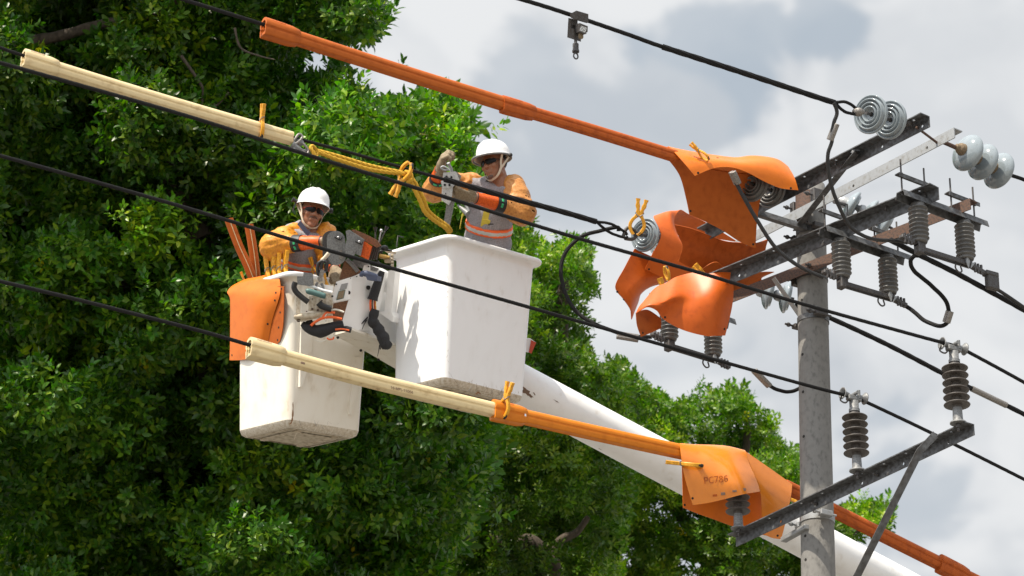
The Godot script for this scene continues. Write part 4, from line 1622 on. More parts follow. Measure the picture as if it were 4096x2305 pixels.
func bucket(label: String, q: Array, m: Material) -> Node3D:
	var f := bucket_frame(q)
	var w: float = q[5]
	var l: float = q[6]
	var h: float = q[7]
	var e: float = q[8]
	var o := thing("lift_bucket", label, "bucket", f.origin, "white aerial work buckets")
	var s := st()
	var mk := func(y: float, g: float, r: float) -> PackedVector3Array:
		var t: float = e * y / h + g
		return ring(f, -t, w + t, -l - t, t, y, r)
	var rows := []
	for a: Array in [[0.0, -.05, .03], [.004, -.03, .045], [.018, -.01, .055], [.05, 0.0, .06], [.3, 0.0, .06], [h * .6, 0.0, .06], [h - .07, 0.0, .06], [h - .045, .004, .064], [h - .03, .018, .075], [h - .022, .042, .095]]:
		rows.append(mk.call(a[0], a[1], a[2]))
	smooth(s)
	grid(s, rows.slice(3), false, true)
	var foot := st()
	smooth(foot)
	grid(foot, rows.slice(0, 4), false, true)
	var inn := []
	for a: Array in [[h - .05, -.012, .05], [h * .5, -.012, .05], [.05, -.012, .05]]:
		inn.append(mk.call(a[0], a[1], a[2]))
	smooth(s)
	grid(s, inn, false, true)
	for b: PackedVector3Array in [rows[0], inn[2]]:
		flat(s)
		for k in range(1, 31):
			tri(s, b[0], b[k], b[k + 1])
	part("shell", s, m, o)
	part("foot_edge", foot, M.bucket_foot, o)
	s = st()
	rows = []
	for a: Array in [[h - .022, .04, .093], [h - .026, .05, .1], [h - .018, .058, .108], [h + .002, .06, .11], [h + .01, .054, .105], [h + .012, .02, .075], [h + .006, -.006, .055], [h - .05, -.012, .05]]:
		rows.append(mk.call(a[0], a[1], a[2]))
	smooth(s)
	grid(s, rows, false, true)
	part("rim", s, M.white, o)
	s = st()
	for g: Array in [[-.07, -.001, -.006], [-.13, -.006, -.011]]:
		rows = [mk.call(g[1], g[0], .03), mk.call(g[2], g[0] - .012, .03)]
		flat(s)
		grid(s, rows, false, true)
		if g[0] < -.1:
			for k in range(1, 31):
				tri(s, rows[1][0], rows[1][k], rows[1][k + 1])
	var a0: PackedVector3Array = mk.call(-.001, -.052, .03)
	flat(s)
	for k in range(1, 31):
		tri(s, a0[0], a0[k], a0[k + 1])
	for u in [.25, .75]:
		box(s, f * Transform3D(Basis(), Vector3(w * u, -.008, -l * .5)), Vector3(.05, .018, l * .72), .006)
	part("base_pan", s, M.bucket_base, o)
	return o

func stain(o: Node3D, f: Transform3D, side: int, l: Array, wd: float, m: Material, lift := .0015) -> void:
	# a crack or run of dirt lying on a wall of the bucket
	var s := st()
	var p := []
	for v: Vector2 in l:
		p.append((face_point(f, v) - f.basis.x * lift) if side == 0 else (right_face(f, v) + f.basis.z * lift))
	var path := spline(p, 4)
	var n := (-f.basis.x) if side == 0 else f.basis.z
	var rows := []
	for i in path.size():
		var t := (path[mini(i + 1, path.size() - 1)] - path[maxi(i - 1, 0)]).normalized()
		var x := t.cross(n) * wd * 1.5 * (.35 + .65 * sin(PI * (i + .5) / path.size())) * (.7 + .3 * sin(i * 2.3))
		rows.append(PackedVector3Array([path[i] - x, path[i] + n * .001, path[i] + x]))
	smooth(s)
	grid(s, rows)
	part("stain", s, m, o)

func make_buckets() -> void:
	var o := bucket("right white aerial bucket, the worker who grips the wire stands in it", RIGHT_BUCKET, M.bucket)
	var f := bucket_frame(RIGHT_BUCKET)
	for q: Array in [[[Vector2(1172, 634), Vector2(1173, 655), Vector2(1172, 664)], .005], [[Vector2(1264, 626), Vector2(1265, 650)], .0025], [[Vector2(1222, 780), Vector2(1219, 820), Vector2(1217, 850)], .0014], [[Vector2(1270, 900), Vector2(1252, 940), Vector2(1240, 956)], .0015], [[Vector2(1140, 610), Vector2(1136, 700), Vector2(1133, 760)], .0015], [[Vector2(1196, 992), Vector2(1203, 988), Vector2(1209, 992)], .006], [[Vector2(1262, 682), Vector2(1280, 690)], .0015], [[Vector2(1300, 965), Vector2(1304, 990)], .003]]:
		stain(o, f, 1, q[0], q[1], M.rust_stain if q[1] > .002 else M.stubble)
	for q: Array in [[[Vector2(1042, 720), Vector2(1044, 775)], .0014], [[Vector2(1100, 690), Vector2(1098, 750)], .0012]]:
		stain(o, f, 0, q[0], q[1], M.castgrey)
	scratches(o, f, 1, Rect2(1150, 640, 170, 350), 34, 5)
	scratches(o, f, 1, Rect2(1140, 950, 160, 50), 14, 6)
	scratches(o, f, 0, Rect2(1000, 690, 110, 280), 14, 7)
	scratches(o, f, 1, Rect2(1122, 650, 14, 290), 16, 11)
	scratches(o, f, 1, Rect2(1150, 960, 150, 40), 16, 12)
	var s := st()
	var hk := bucket_rim(f, RIGHT_BUCKET, Vector2(1024, 600), Vector2(1022, 628))
	tube(s, PackedVector3Array([hk[0] + f.basis.x * .05, hk[0] - f.basis.x * .004, hk[1] - f.basis.x * .004]), .005, 6)
	part("hook", s, M.black, o)

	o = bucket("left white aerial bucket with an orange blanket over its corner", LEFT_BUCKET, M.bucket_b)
	f = bucket_frame(LEFT_BUCKET)
	stain(o, f, 1, [Vector2(745, 968), Vector2(740, 985), Vector2(738, 1010), Vector2(736, 1045), Vector2(733, 1062), Vector2(728, 1068)], .006, M.rust_stain)
	stain(o, f, 1, [Vector2(746, 962), Vector2(741, 985), Vector2(739, 1005)], .0025, M.black, .003)
	for q: Array in [[[Vector2(862, 1005), Vector2(872, 1008), Vector2(880, 1008)], .004], [[Vector2(853, 1055), Vector2(856, 1062)], .006], [[Vector2(797, 1030), Vector2(815, 1005)], .0012], [[Vector2(851, 972), Vector2(855, 985)], .002]]:
		stain(o, f, 1, q[0], q[1], M.rust_stain if q[1] > .003 else M.ink)
	for q: Array in [[[Vector2(700, 1000), Vector2(708, 998)], .003], [[Vector2(640, 950), Vector2(650, 940)], .001], [[Vector2(676, 1016), Vector2(677, 1020)], .002]]:
		stain(o, f, 0, q[0], q[1], M.ink)
	scratches(o, f, 1, Rect2(745, 860, 150, 200), 22, 8)
	scratches(o, f, 1, Rect2(740, 1050, 150, 40), 12, 9)
	scratches(o, f, 0, Rect2(610, 930, 100, 130), 14, 10)
	# moulded ribs on the wall towards the jib
	for q: Array in [[Vector2(752, 700), Vector2(783, 700), Vector2(776, 900), Vector2(752, 975), Vector2(747, 975)], [Vector2(885, 900), Vector2(903, 900), Vector2(892, 990), Vector2(878, 1044), Vector2(874, 1044)]]:
		s = st()
		var face := PackedVector3Array()
		for v: Vector2 in q:
			face.append(right_face(f, v) + f.basis.z * (.04 if q[0].x < 800 else .028))
		plate(s, face, -f.basis.z * .05)
		part("rib", s, M.bucket_b, o)

func scratches(o: Node3D, f: Transform3D, side: int, area: Rect2, n: int, sd: int) -> void:
	# small scuffs and chips, each its own short mark
	var r := RandomNumberGenerator.new()
	r.seed = sd
	for i in n:
		var a := area.position + Vector2(r.randf(), r.randf()) * area.size
		var t := Vector2(r.randf_range(-.5, .5), 1).rotated(r.randfn() * .5) * r.randf_range(4, 26)
		var m: Material = [M.castgrey, M.leather, M.ink, M.bucket_base][r.randi() % 4]
		stain(o, f, side, [a, a + t * .5 + Vector2(r.randf_range(-1, 1), 0), a + t], r.randf_range(.0005, .0014), m)

func bucket_rim(f: Transform3D, q: Array, a: Vector2, b: Vector2) -> Array:
	return [face_point(f, a) - f.basis.x * .085, face_point(f, b) - f.basis.x * .09]

func make_boom() -> void:
	var a := at(Vector2(1425, 1032), 25.55)
	var b := at(Vector2(2017, 1348), 26.5)
	var t := (b - a).normalized()
	var tip := a - t * 1.25
	var o := thing("lift_boom", "thick round white boom rising from lower right to behind the buckets", "boom", b)
	var s := st()
	tube(s, PackedVector3Array([tip, tip + t * .02, a, b, b + t * 2.5, b + t * 6.5]), [.15, .162, .164, .166, .17, .19], 48)
	part("tube", s, M.white, o)
	# smudges of black grease near the bucket
	var n := -fwd
	for q: Array in [[1323, 985, 26, 15, .4], [1334, 996, 16, 7, .2], [1344, 991, 10, 5, .9], [1400, 1010, 18, 2, .5], [1480, 1085, 16, 2, .4], [1510, 1130, 12, 2, .3]]:
		var r := ray(Vector2(q[0], q[1]))
		var w := eye - a
		var u := r - t * r.dot(t)
		var v := w - t * w.dot(t)
		var aa := u.length_squared()
		var bb := u.dot(v)
		var cc := v.length_squared() - .1655 * .1655
		var disc := bb * bb - aa * cc
		if disc < 0:
			continue
		var hit := eye + r * ((-bb - sqrt(disc)) / aa)
		var foot := a + t * (hit - a).dot(t)
		n = (hit - foot).normalized()
		s = st()
		var side := n.cross(t)
		var ringp := PackedVector3Array()
		for k in 11:
			var an := TAU * k / 11
			var rr := 1.0 + .35 * sin(k * 4.1 + q[0])
			var off2: Vector3 = t * cos(an + q[4]) * q[2] * .0015 * rr + side * sin(an) * q[3] * .0015 * rr
			var pt := hit + off2
			var ft := a + t * (pt - a).dot(t)
			ringp.append(ft + (pt - ft).normalized() * .1672)
		smooth(s)
		for k in range(0, 11):
			tri(s, hit + n * .002, ringp[k], ringp[(k + 1) % 11])
		part("grease_mark", s, M.ink, o)
	s = st()
	var c := at(Vector2(1340, 872), 25.2)
	plate(s, PackedVector3Array([at(Vector2(1310, 850), 25.15), at(Vector2(1334, 852), 25.15), at(Vector2(1348, 862), 25.15), at(Vector2(1336, 888), 25.15), at(Vector2(1310, 884), 25.15)]), fwd * .1)
	var lt := part("tail_lamp_bracket", s, M.white, o)
	s = st()
	plate(s, PackedVector3Array([at(Vector2(1336, 856), 25.13), at(Vector2(1349, 862), 25.13), at(Vector2(1337, 890), 25.13), at(Vector2(1330, 886), 25.13)]), fwd * .05)
	part("red_cap", s, M.red, lt)


func j9(x: float, y: float, d: float) -> Vector3:
	return at(zz(9, x, y), d)

func poly9(l: Array, d: float, slope := 0.0, x0 := 500.0) -> PackedVector3Array:
	var out := PackedVector3Array()
	for i in l.size() / 2:
		out.append(j9(l[i * 2], l[i * 2 + 1], d + (l[i * 2] - x0) * slope))
	return out

func tube9(s: SurfaceTool, l: Array, d: Variant, r: Variant, sides := 8, per := 5) -> void:
	var p := []
	for i in l.size() / 2:
		p.append(j9(l[i * 2], l[i * 2 + 1], d[i] if d is Array else d))
	var path := spline(p, per)
	var rr := []
	for i in path.size():
		if r is Array:
			var u: float = float(i) / (path.size() - 1) * (r.size() - 1)
			var k := mini(int(u), r.size() - 2)
			rr.append(lerpf(r[k], r[k + 1], u - k))
		else:
			rr.append(r)
	tube(s, path, rr, sides)

func make_jib() -> void:
	var back := (along * .7 + fwd * .5).normalized()
	var d := 24.6
	var o := thing("jib_bracket", "white jib housing between the buckets with cable sleeves and a data plate", "jib", j9(600, 1000, d))
	var s := st()
	plate(s, poly9([525, 990, 590, 770, 602, 558, 720, 508, 738, 440, 790, 438, 897, 493, 905, 530, 870, 890, 1080, 1000, 1080, 1226, 640, 1076, 560, 1045], d + .02, .0007), back * .16)
	part("beam", s, M.white, o)
	s = st()
	var under := PackedVector3Array()
	for q: Array in [[620, 1066, .06], [1080, 1228, .36], [1080, 1462, .8], [760, 1275, .62], [444, 1117, .36]]:
		under.append(j9(q[0], q[1], d - .06 + q[2]))
	plate(s, under, Vector3(0, .02, 0))
	part("underside", s, M.bucket_b, o)
	s = st()
	plate(s, poly9([525, 990, 590, 770, 602, 558, 720, 508, 738, 440, 790, 438, 897, 493, 885, 530, 815, 735, 780, 900, 765, 1000, 700, 1062, 640, 1075, 560, 1045], d - .06, .0006), back * .12)
	part("cover", s, M.white, o)
	s = st()
	plate(s, poly9([404, 805, 470, 598, 600, 556, 588, 766], d - .08, .0002), back * .03)
	var pl := part("side_panel", s, M.white, o)
	s = st()
	plate(s, poly9([470, 775, 492, 690, 556, 672, 538, 757], d - .088, .0002), back * .006)
	part("data_plate", s, M.teal, pl)
	s = st()
	plate(s, poly9([476, 768, 496, 694, 551, 678, 534, 752], d - .091, .0002), back * .003)
	part("plate_print", s, M.leather, pl)
	s = st()
	plate(s, poly9([500, 680, 520, 622, 582, 608, 566, 664], d - .087, .0002), back * .005)
	part("worn_label", s, M.zinc, pl)
	for h: Array in [[590, 703, 20, -.1], [780, 655, 22, -.06], [602, 566, 8, -.1], [668, 548, 6, -.075], [782, 450, 7, -.065], [432, 738, 10, -.1], [470, 622, 8, -.1], [800, 1000, 0, 0], [485, 1138, 14, -.01], [708, 1262, 14, .0], [878, 1352, 13, .0]]:
		if h[2] == 0:
			continue
		s = st()
		var c := j9(h[0], h[1], d + h[3] + (h[0] - 500) * .00055)
		rod(s, c - fwd * .012, c + fwd * .03, h[2] * .00074, 12)
		part("bolt_hole", s, M.hole, o)
	s = st()
	plate(s, poly9([975, 490, 1042, 482, 1004, 890, 935, 888], d + .22), back * .06)
	plate(s, poly9([912, 512, 982, 496, 955, 704, 900, 690], d + .26), back * .04)
	plate(s, poly9([935, 884, 1004, 888, 1022, 935, 1012, 985, 880, 895], d + .2), back * .1)
	part("upright", s, M.white, o)
	s = st()
	plate(s, poly9([500, 572, 545, 400, 600, 398, 692, 502, 604, 548], d + .05), back * .03)
	plate(s, poly9([418, 812, 585, 768, 560, 860, 520, 960, 440, 985, 435, 900], d + .03), back * .03)  # rust-brown sheet, coloured to stand for the dark recess beside the cover
	part("rust_recess_panel", s, M.rustplate, o)
	s = st()
	tube9(s, [710, 550, 720, 522, 760, 520, 830, 540, 868, 552], d - .1, [.012, .02, .024, .022, .016], 10)
	plate(s, poly9([742, 512, 868, 540, 865, 586, 770, 580], d - .12), back * .05)
	part("lever_handle", s, M.navy, o)
	# sleeves with the cable bundle between them
	s = st()
	tube9(s, [915, 495, 890, 560, 855, 660, 830, 740, 820, 775], d + .08, [.02, .03, .036, .037, .042], 14)
	part("cable_sleeve", s, M.cloth_black, o)
	s = st()
	tube9(s, [850, 865, 830, 930, 830, 985, 865, 1035, 895, 1090, 925, 1140, 945, 1200, 990, 1170], d + .08, [.03, .038, .034, .046, .037, .047, .04, .05, .042, .046, .03], 16, 6)
	part("cable_sleeve", s, M.cloth_black, o)
	for q: Array in [[800, "hose_orange", .009], [818, "black", .005], [828, "hose_white", .004], [838, "red", .005], [850, "yellow", .0045]]:
		s = st()
		tube9(s, [q[0] + 8, 740, q[0], 800, q[0] + 2, 850, q[0] + 8, 900], d + .08, q[2], 8)
		part("cable", s, M[q[1]], o)
	for q: Array in [[770, 950, 720, 1000, 650, 1060], [765, 965, 735, 1020, 722, 1060], [775, 940, 730, 985, 690, 1040], [890, 1210, 880, 1270, 868, 1320], [905, 1220, 895, 1250, 905, 1245], [925, 1220, 915, 1245, 920, 1250]]:
		s = st()
		tube9(s, q, d + .07, [.006, .003, .0015], 6)
		part("frayed_end", s, M.cloth_black, o)
	s = st()
	tube9(s, [140, 1000, 190, 1040, 260, 1070, 340, 1070, 430, 1040, 540, 1010], d - .12, [.02, .036, .042, .05, .04, .03], 14, 6)
	tube9(s, [200, 970, 225, 1020, 265, 1075, 320, 1110, 370, 1085], d - .1, [.025, .034, .03, .026, .018], 12, 6)
	part("torn_sleeve", s, M.cloth_black, o)
	s = st()
	tube9(s, [450, 1060, 540, 1050, 615, 1065], d - .02, .022, 10)
	part("torn_sleeve", s, M.cloth_black, o)
	for q: Array in [[[225, 1022, 270, 985, 340, 950, 430, 940, 525, 958], "hose_orange", .0105], [[345, 955, 350, 925, 390, 893, 458, 898], "hose_orange", .0095], [[372, 985, 365, 930, 405, 880, 470, 868, 545, 892], "hose_white", .0075], [[460, 1060, 530, 1055, 595, 1068], "hose_orange", .007], [[380, 1140, 400, 1155, 440, 1150, 445, 1130], "hose_orange", .006], [[265, 1160, 310, 1175, 360, 1165, 385, 1130], "hose_white", .003]]:
		s = st()
		tube9(s, q[0], d - .17, q[2], 8)
		part("hose", s, M[q[1]], o)

	# turntable bracket at the left bucket
	var e := 24.46
	o = thing("bucket_mount", "rusty white mounting bracket with a grey block on the left bucket's inner side", "bracket", j9(300, 850, e))
	s = st()
	plate(s, poly9([205, 740, 415, 705, 440, 800, 430, 905, 200, 880], e), fwd * .04)
	plate(s, poly9([85, 720, 120, 715, 120, 905, 80, 900], e + .02), fwd * .03)
	part("plate", s, M.bucket_foot, o)
	s = st()
	tube9(s, [62, 940, 130, 935, 250, 925, 330, 900], e - .02, [.012, .024, .024, .015], 10)
	plate(s, poly9([60, 945, 90, 905, 420, 890, 430, 925, 130, 985, 70, 965], e - .03), fwd * .1)
	part("flange", s, M.bucket_base, o)
	for h: Array in [[238, 862, 11], [290, 872, 11], [240, 765, 6], [105, 968, 22], [182, 885, 6], [330, 780, 7]]:
		s = st()
		var c := j9(h[0], h[1], e - .03)
		rod(s, c, c + fwd * .05, h[2] * .00074, 10)
		part("bolt", s, M.rust, o)
	s = st()
	plate(s, poly9([90, 545, 150, 545, 155, 505, 240, 520, 245, 630, 205, 640, 95, 625], e - .05), fwd * .09)
	part("grey_block", s, M.castgrey, o)
	s = st()
	tube9(s, [75, 600, 62, 650, 85, 700, 140, 750, 200, 795], e - .04, .021, 10)
	tube9(s, [300, 800, 330, 830, 380, 850, 425, 860], e - .04, .026, 10)
	part("hose", s, M.black, o)
	s = st()
	tube9(s, [175, 690, 200, 690, 280, 712, 355, 735, 370, 738], e - .08, [.012, .022, .022, .022, .012], 12)
	part("pad", s, M.teal, o)
	s = st()
	tube9(s, [195, 632, 260, 650, 340, 680, 432, 702], e - .03, .011, 8)
	plate(s, poly9([260, 610, 440, 640, 436, 690, 320, 668], e + .02), fwd * .05)
	part("rail", s, M.white, o)

	# winch head and the valve levers
	var g := 24.56
	o = thing("jib_winch", "grey cast pulley head with an orange block and a rusty cover plate", "winch", j9(480, 270, g))
	for k in 3:
		s = st()
		var l := PackedVector3Array()
		for i in 28:
			var an := TAU * i / 28
			var rr := 90.0 - (10.0 if k == 1 else 0.0)
			var x := 470.0 + cos(an) * rr - k * 22
			var y := 0.0
			if sin(an) < 0:
				y = 195 + sin(an) * rr
			else:
				y = 345 + sin(an) * rr
			l.append(j9(x + (y - 270) * .04, y, g + k * .035))
		plate(s, l, fwd * .024)
		part("side_plate" if k != 1 else "sheave", s, M.castgrey if k == 0 else M.iron, o)
	s = st()
	plate(s, poly9([562, 108, 590, 95, 655, 135, 740, 190, 706, 348, 545, 290, 572, 190], g - .06), fwd * .16)
	plate(s, poly9([545, 270, 600, 250, 660, 300, 640, 345, 560, 330], g - .09), fwd * .06)
	var hs := part("housing", s, M.castgrey, o)
	for h: Array in [[490, 168, -.03], [692, 210, -.09]]:
		s = st()
		var c := j9(h[0], h[1], g + h[2])
		box(s, aim(c + fwd * .01, Vector3.UP + Vector3.RIGHT * .5, Vector3.RIGHT), Vector3(.056, .03, .02), .003)
		part("clip", s, M.black, hs)
		s = st()
		ball(s, Transform3D(Basis(), c - fwd * .004), Vector3.ONE * .01, 6)
		part("bolt_head", s, M.steel, hs)
	s = st()
	plate(s, poly9([510, 288, 528, 292, 535, 378, 500, 378, 495, 310], g - .02), fwd * .006)
	part("sticker", s, M.alu, o)
	s = st()
	plate(s, poly9([738, 205, 815, 258, 778, 386, 684, 342, 708, 335], g - .02), fwd * .14)
	part("orange_block", s, M.glove_orange, o)
	s = st()
	plate(s, poly9([612, 98, 640, 90, 735, 128, 862, 192, 905, 250, 860, 268, 740, 200, 655, 132], g + .05), fwd * .05)
	part("cover_plate", s, M.rustplate, o)
	s = st()
	tube9(s, [570, 380, 620, 430, 680, 500], g + .08, .016, 8)
	tube9(s, [530, 330, 480, 420, 400, 400], g + .07, .012, 8)
	part("stay", s, M.castgrey, o)
	# tool lanyard hook
	s = st()
	tube9(s, [398, 320, 360, 365, 330, 395], g - .08, .015, 10)
	part("rope_end", s, M.strap, o)
	s = st()
	tube9(s, [340, 395, 300, 420, 288, 480, 300, 530, 320, 500, 330, 430, 350, 400, 380, 420, 376, 470, 370, 500], g - .1, .013, 8)
	part("thimble", s, M.black, o)
	s = st()
	plate(s, poly9([318, 480, 352, 478, 350, 520, 335, 560, 338, 592, 300, 600, 285, 560, 305, 540], g - .12), fwd * .03)
	part("swivel", s, M.alu, o)
	s = st()
	tube9(s, [290, 600, 272, 650, 275, 690, 305, 712, 335, 695, 342, 650, 325, 612], g - .11, .0095, 8)
	part("hook", s, M.castgrey, o)

	var v := 24.7
	o = thing("control_valve", "bank of black control levers beside the right bucket's lip", "controls", j9(850, 380, v))
	for q: Array in [[835, 245, 785, 385], [855, 242, 806, 388], [874, 236, 830, 390], [892, 230, 855, 388]]:
		s = st()
		tube9(s, [q[0], q[1], q[2], q[3]], v - .04, .009, 6, 1)
		part("lever", s, M.iron, o)
	for q: Array in [[850, 240, 848, 80, 1], [878, 230, 905, 105, 0], [888, 225, 958, 72, 1]]:
		s = st()
		tube9(s, [q[0], q[1], q[2], q[3]], v, .006, 6, 1)
		var lv := part("lever", s, M.iron if q[4] else M.steel, o)
		s = st()
		var tp := j9(q[2], q[3], v)
		var dn := (j9(q[0], q[1], v) - tp).normalized()
		if q[4]:
			rod(s, tp - dn * .008, tp + dn * .03, .017, 12, .006)
		else:
			ball(s, Transform3D(Basis(), tp), Vector3.ONE * .014, 8)
		part("knob", s, M.black if q[4] else M.steel, lv)
	s = st()
	plate(s, poly9([620, 400, 650, 372, 760, 400, 800, 440, 880, 470, 860, 500, 720, 470, 620, 440], v + .02), fwd * .08)
	for k in 3:
		var c := j9(655 + k * 30, 396 + k * 8, v)
		rod(s, c, c + fwd * .05, .01, 10)
	part("valve_body", s, M.castgrey, o)
	s = st()
	rod(s, j9(885, 348, v - .03), j9(950, 358, v - .03), .019, 6)
	rod(s, j9(935, 356, v - .03), j9(985, 362, v - .03), .013, 10)
	part("hose_fitting", s, M.brass, o)
	s = st()
	ball(s, Transform3D(Basis(), j9(903, 308, v - .02)), Vector3.ONE * .014, 8)
	ball(s, Transform3D(Basis(), j9(935, 272, v + .02)), Vector3(.03, .022, .02), 8)
	tube9(s, [862, 400, 900, 440, 960, 450, 1010, 455], v + .02, .014, 8)
	tube9(s, [895, 290, 960, 292, 1010, 300], v + .04, .01, 8)
	part("knob", s, M.black, o)
	s = st()
	plate(s, poly9([932, 390, 990, 345, 1000, 420, 940, 415], v), fwd * .05)
	plate(s, poly9([935, 300, 1045, 310, 1045, 332, 960, 318], v - .02), fwd * .06)
	for k in 4:
		var c := j9(1012, 345 + k * 32, v - .02)
		box(s, aim(c, Vector3.UP), Vector3(.022, .016, .03), .003)
	part("lip_hinge", s, M.bucket_base, o)


# ---------------------------------------------------------------- people
func hand(prims: Array, wrist: Vector3, y: Vector3, palm: Vector3, thumb_side: float, curl: Array, k := 1.0) -> void:
	# y: from wrist to knuckles, palm: out of the palm; curl: bend of the three finger joints
	y = y.normalized()
	var z := (palm - y * palm.dot(y)).normalized()
	var x := y.cross(z) * thumb_side
	var f := Transform3D(Basis(x, y, z), wrist)
	prims.append(egg(f * Transform3D(Basis(), Vector3(0, .05, 0) * k), Vector3(.046, .056, .023) * k))
	prims.append(bone(f * Vector3(0, -.03, 0), f * (Vector3(0, .03, 0) * k), .033 * k, .032 * k))
	var ls := [.9, 1.03, 1.0, .8]
	for i in 4:
		var p := Vector3((.034 - i * .0225), .092 - absf(i - 1.3) * .005, 0) * k
		var an := 0.0
		var seg := [.044, .028, .022]
		var q := f * p
		for j in 3:
			an += curl[j] + i * .05
			var dv := f.basis * Vector3((1.5 - i) * .06, cos(an), sin(an))
			var e: Vector3 = q + dv * seg[j] * ls[i] * k
			prims.append(bone(q, e, (.0125 - j * .001) * k, (.0118 - j * .001) * k))
			q = e
	var t0 := f * (Vector3(.036, .02, .006) * k)
	var t1 := f * (Vector3(.062, .052, .022) * k)
	var t2 := f * (Vector3(.058, .085, .036) * k)
	prims.append(bone(t0, t1, .0165 * k, .0138 * k))
	prims.append(bone(t1, t2, .0138 * k, .0115 * k))

func head_prims(f: Transform3D) -> Array:
	# f: y up the head, z out of the face, x to the viewer's right when it faces him
	var e := func(c: Vector3, r: Vector3) -> Array: return egg(f * Transform3D(Basis(), c), r)
	var b := func(p: Vector3, q: Vector3, r: float, r2: float) -> Array: return bone(f * p, f * q, r, r2)
	return [
		e.call(Vector3(0, .04, -.012), Vector3(.077, .1, .098)),
		e.call(Vector3(0, -.02, .03), Vector3(.062, .085, .062)),
		e.call(Vector3(0, -.06, .032), Vector3(.054, .052, .05)),
		b.call(Vector3(-.045, -.075, .0), Vector3(0, -.1, .062), .018, .019),
		b.call(Vector3(.045, -.075, .0), Vector3(0, -.1, .062), .018, .019),
		e.call(Vector3(0, -.1, .07), Vector3(.022, .018, .018)),
		b.call(Vector3(-.04, .034, .079), Vector3(.04, .034, .079), .013, .013),
		e.call(Vector3(-.04, -.018, .072), Vector3(.026, .024, .02)),
		e.call(Vector3(.04, -.018, .072), Vector3(.026, .024, .02)),
		b.call(Vector3(0, .02, .09), Vector3(0, -.022, .113), .0085, .0135),
		e.call(Vector3(-.014, -.026, .1), Vector3(.009, .008, .011)),
		e.call(Vector3(.014, -.026, .1), Vector3(.009, .008, .011)),
		b.call(Vector3(-.02, -.056, .09), Vector3(.02, -.056, .09), .0065, .0065),
		b.call(Vector3(-.016, -.067, .089), Vector3(.016, -.067, .089), .0075, .0075),
		e.call(Vector3(-.079, -.002, -.008), Vector3(.011, .033, .02)),
		e.call(Vector3(.079, -.002, -.008), Vector3(.011, .033, .02)),
		b.call(Vector3(0, -.06, -.03), Vector3(0, -.19, -.045), .056, .062)]

func flat_band(s: SurfaceTool, path: PackedVector3Array, out_from: Vector3, half: float, thick: float) -> void:
	# a strap: its flat side faces away from a point
	var rows := []
	for i in path.size():
		var t := (path[mini(i + 1, path.size() - 1)] - path[maxi(i - 1, 0)]).normalized()
		var n := (path[i] - out_from)
		n = (n - t * n.dot(t)).normalized()
		var x := t.cross(n) * half
		rows.append(PackedVector3Array([path[i] - x, path[i] - x + n * thick, path[i] + x + n * thick, path[i] + x]))
	smooth(s)
	for i in 4:
		var sub := []
		for r: PackedVector3Array in rows:
			sub.append(PackedVector3Array([r[i], r[(i + 1) % 4]]))
		smooth(s)
		grid(s, sub)

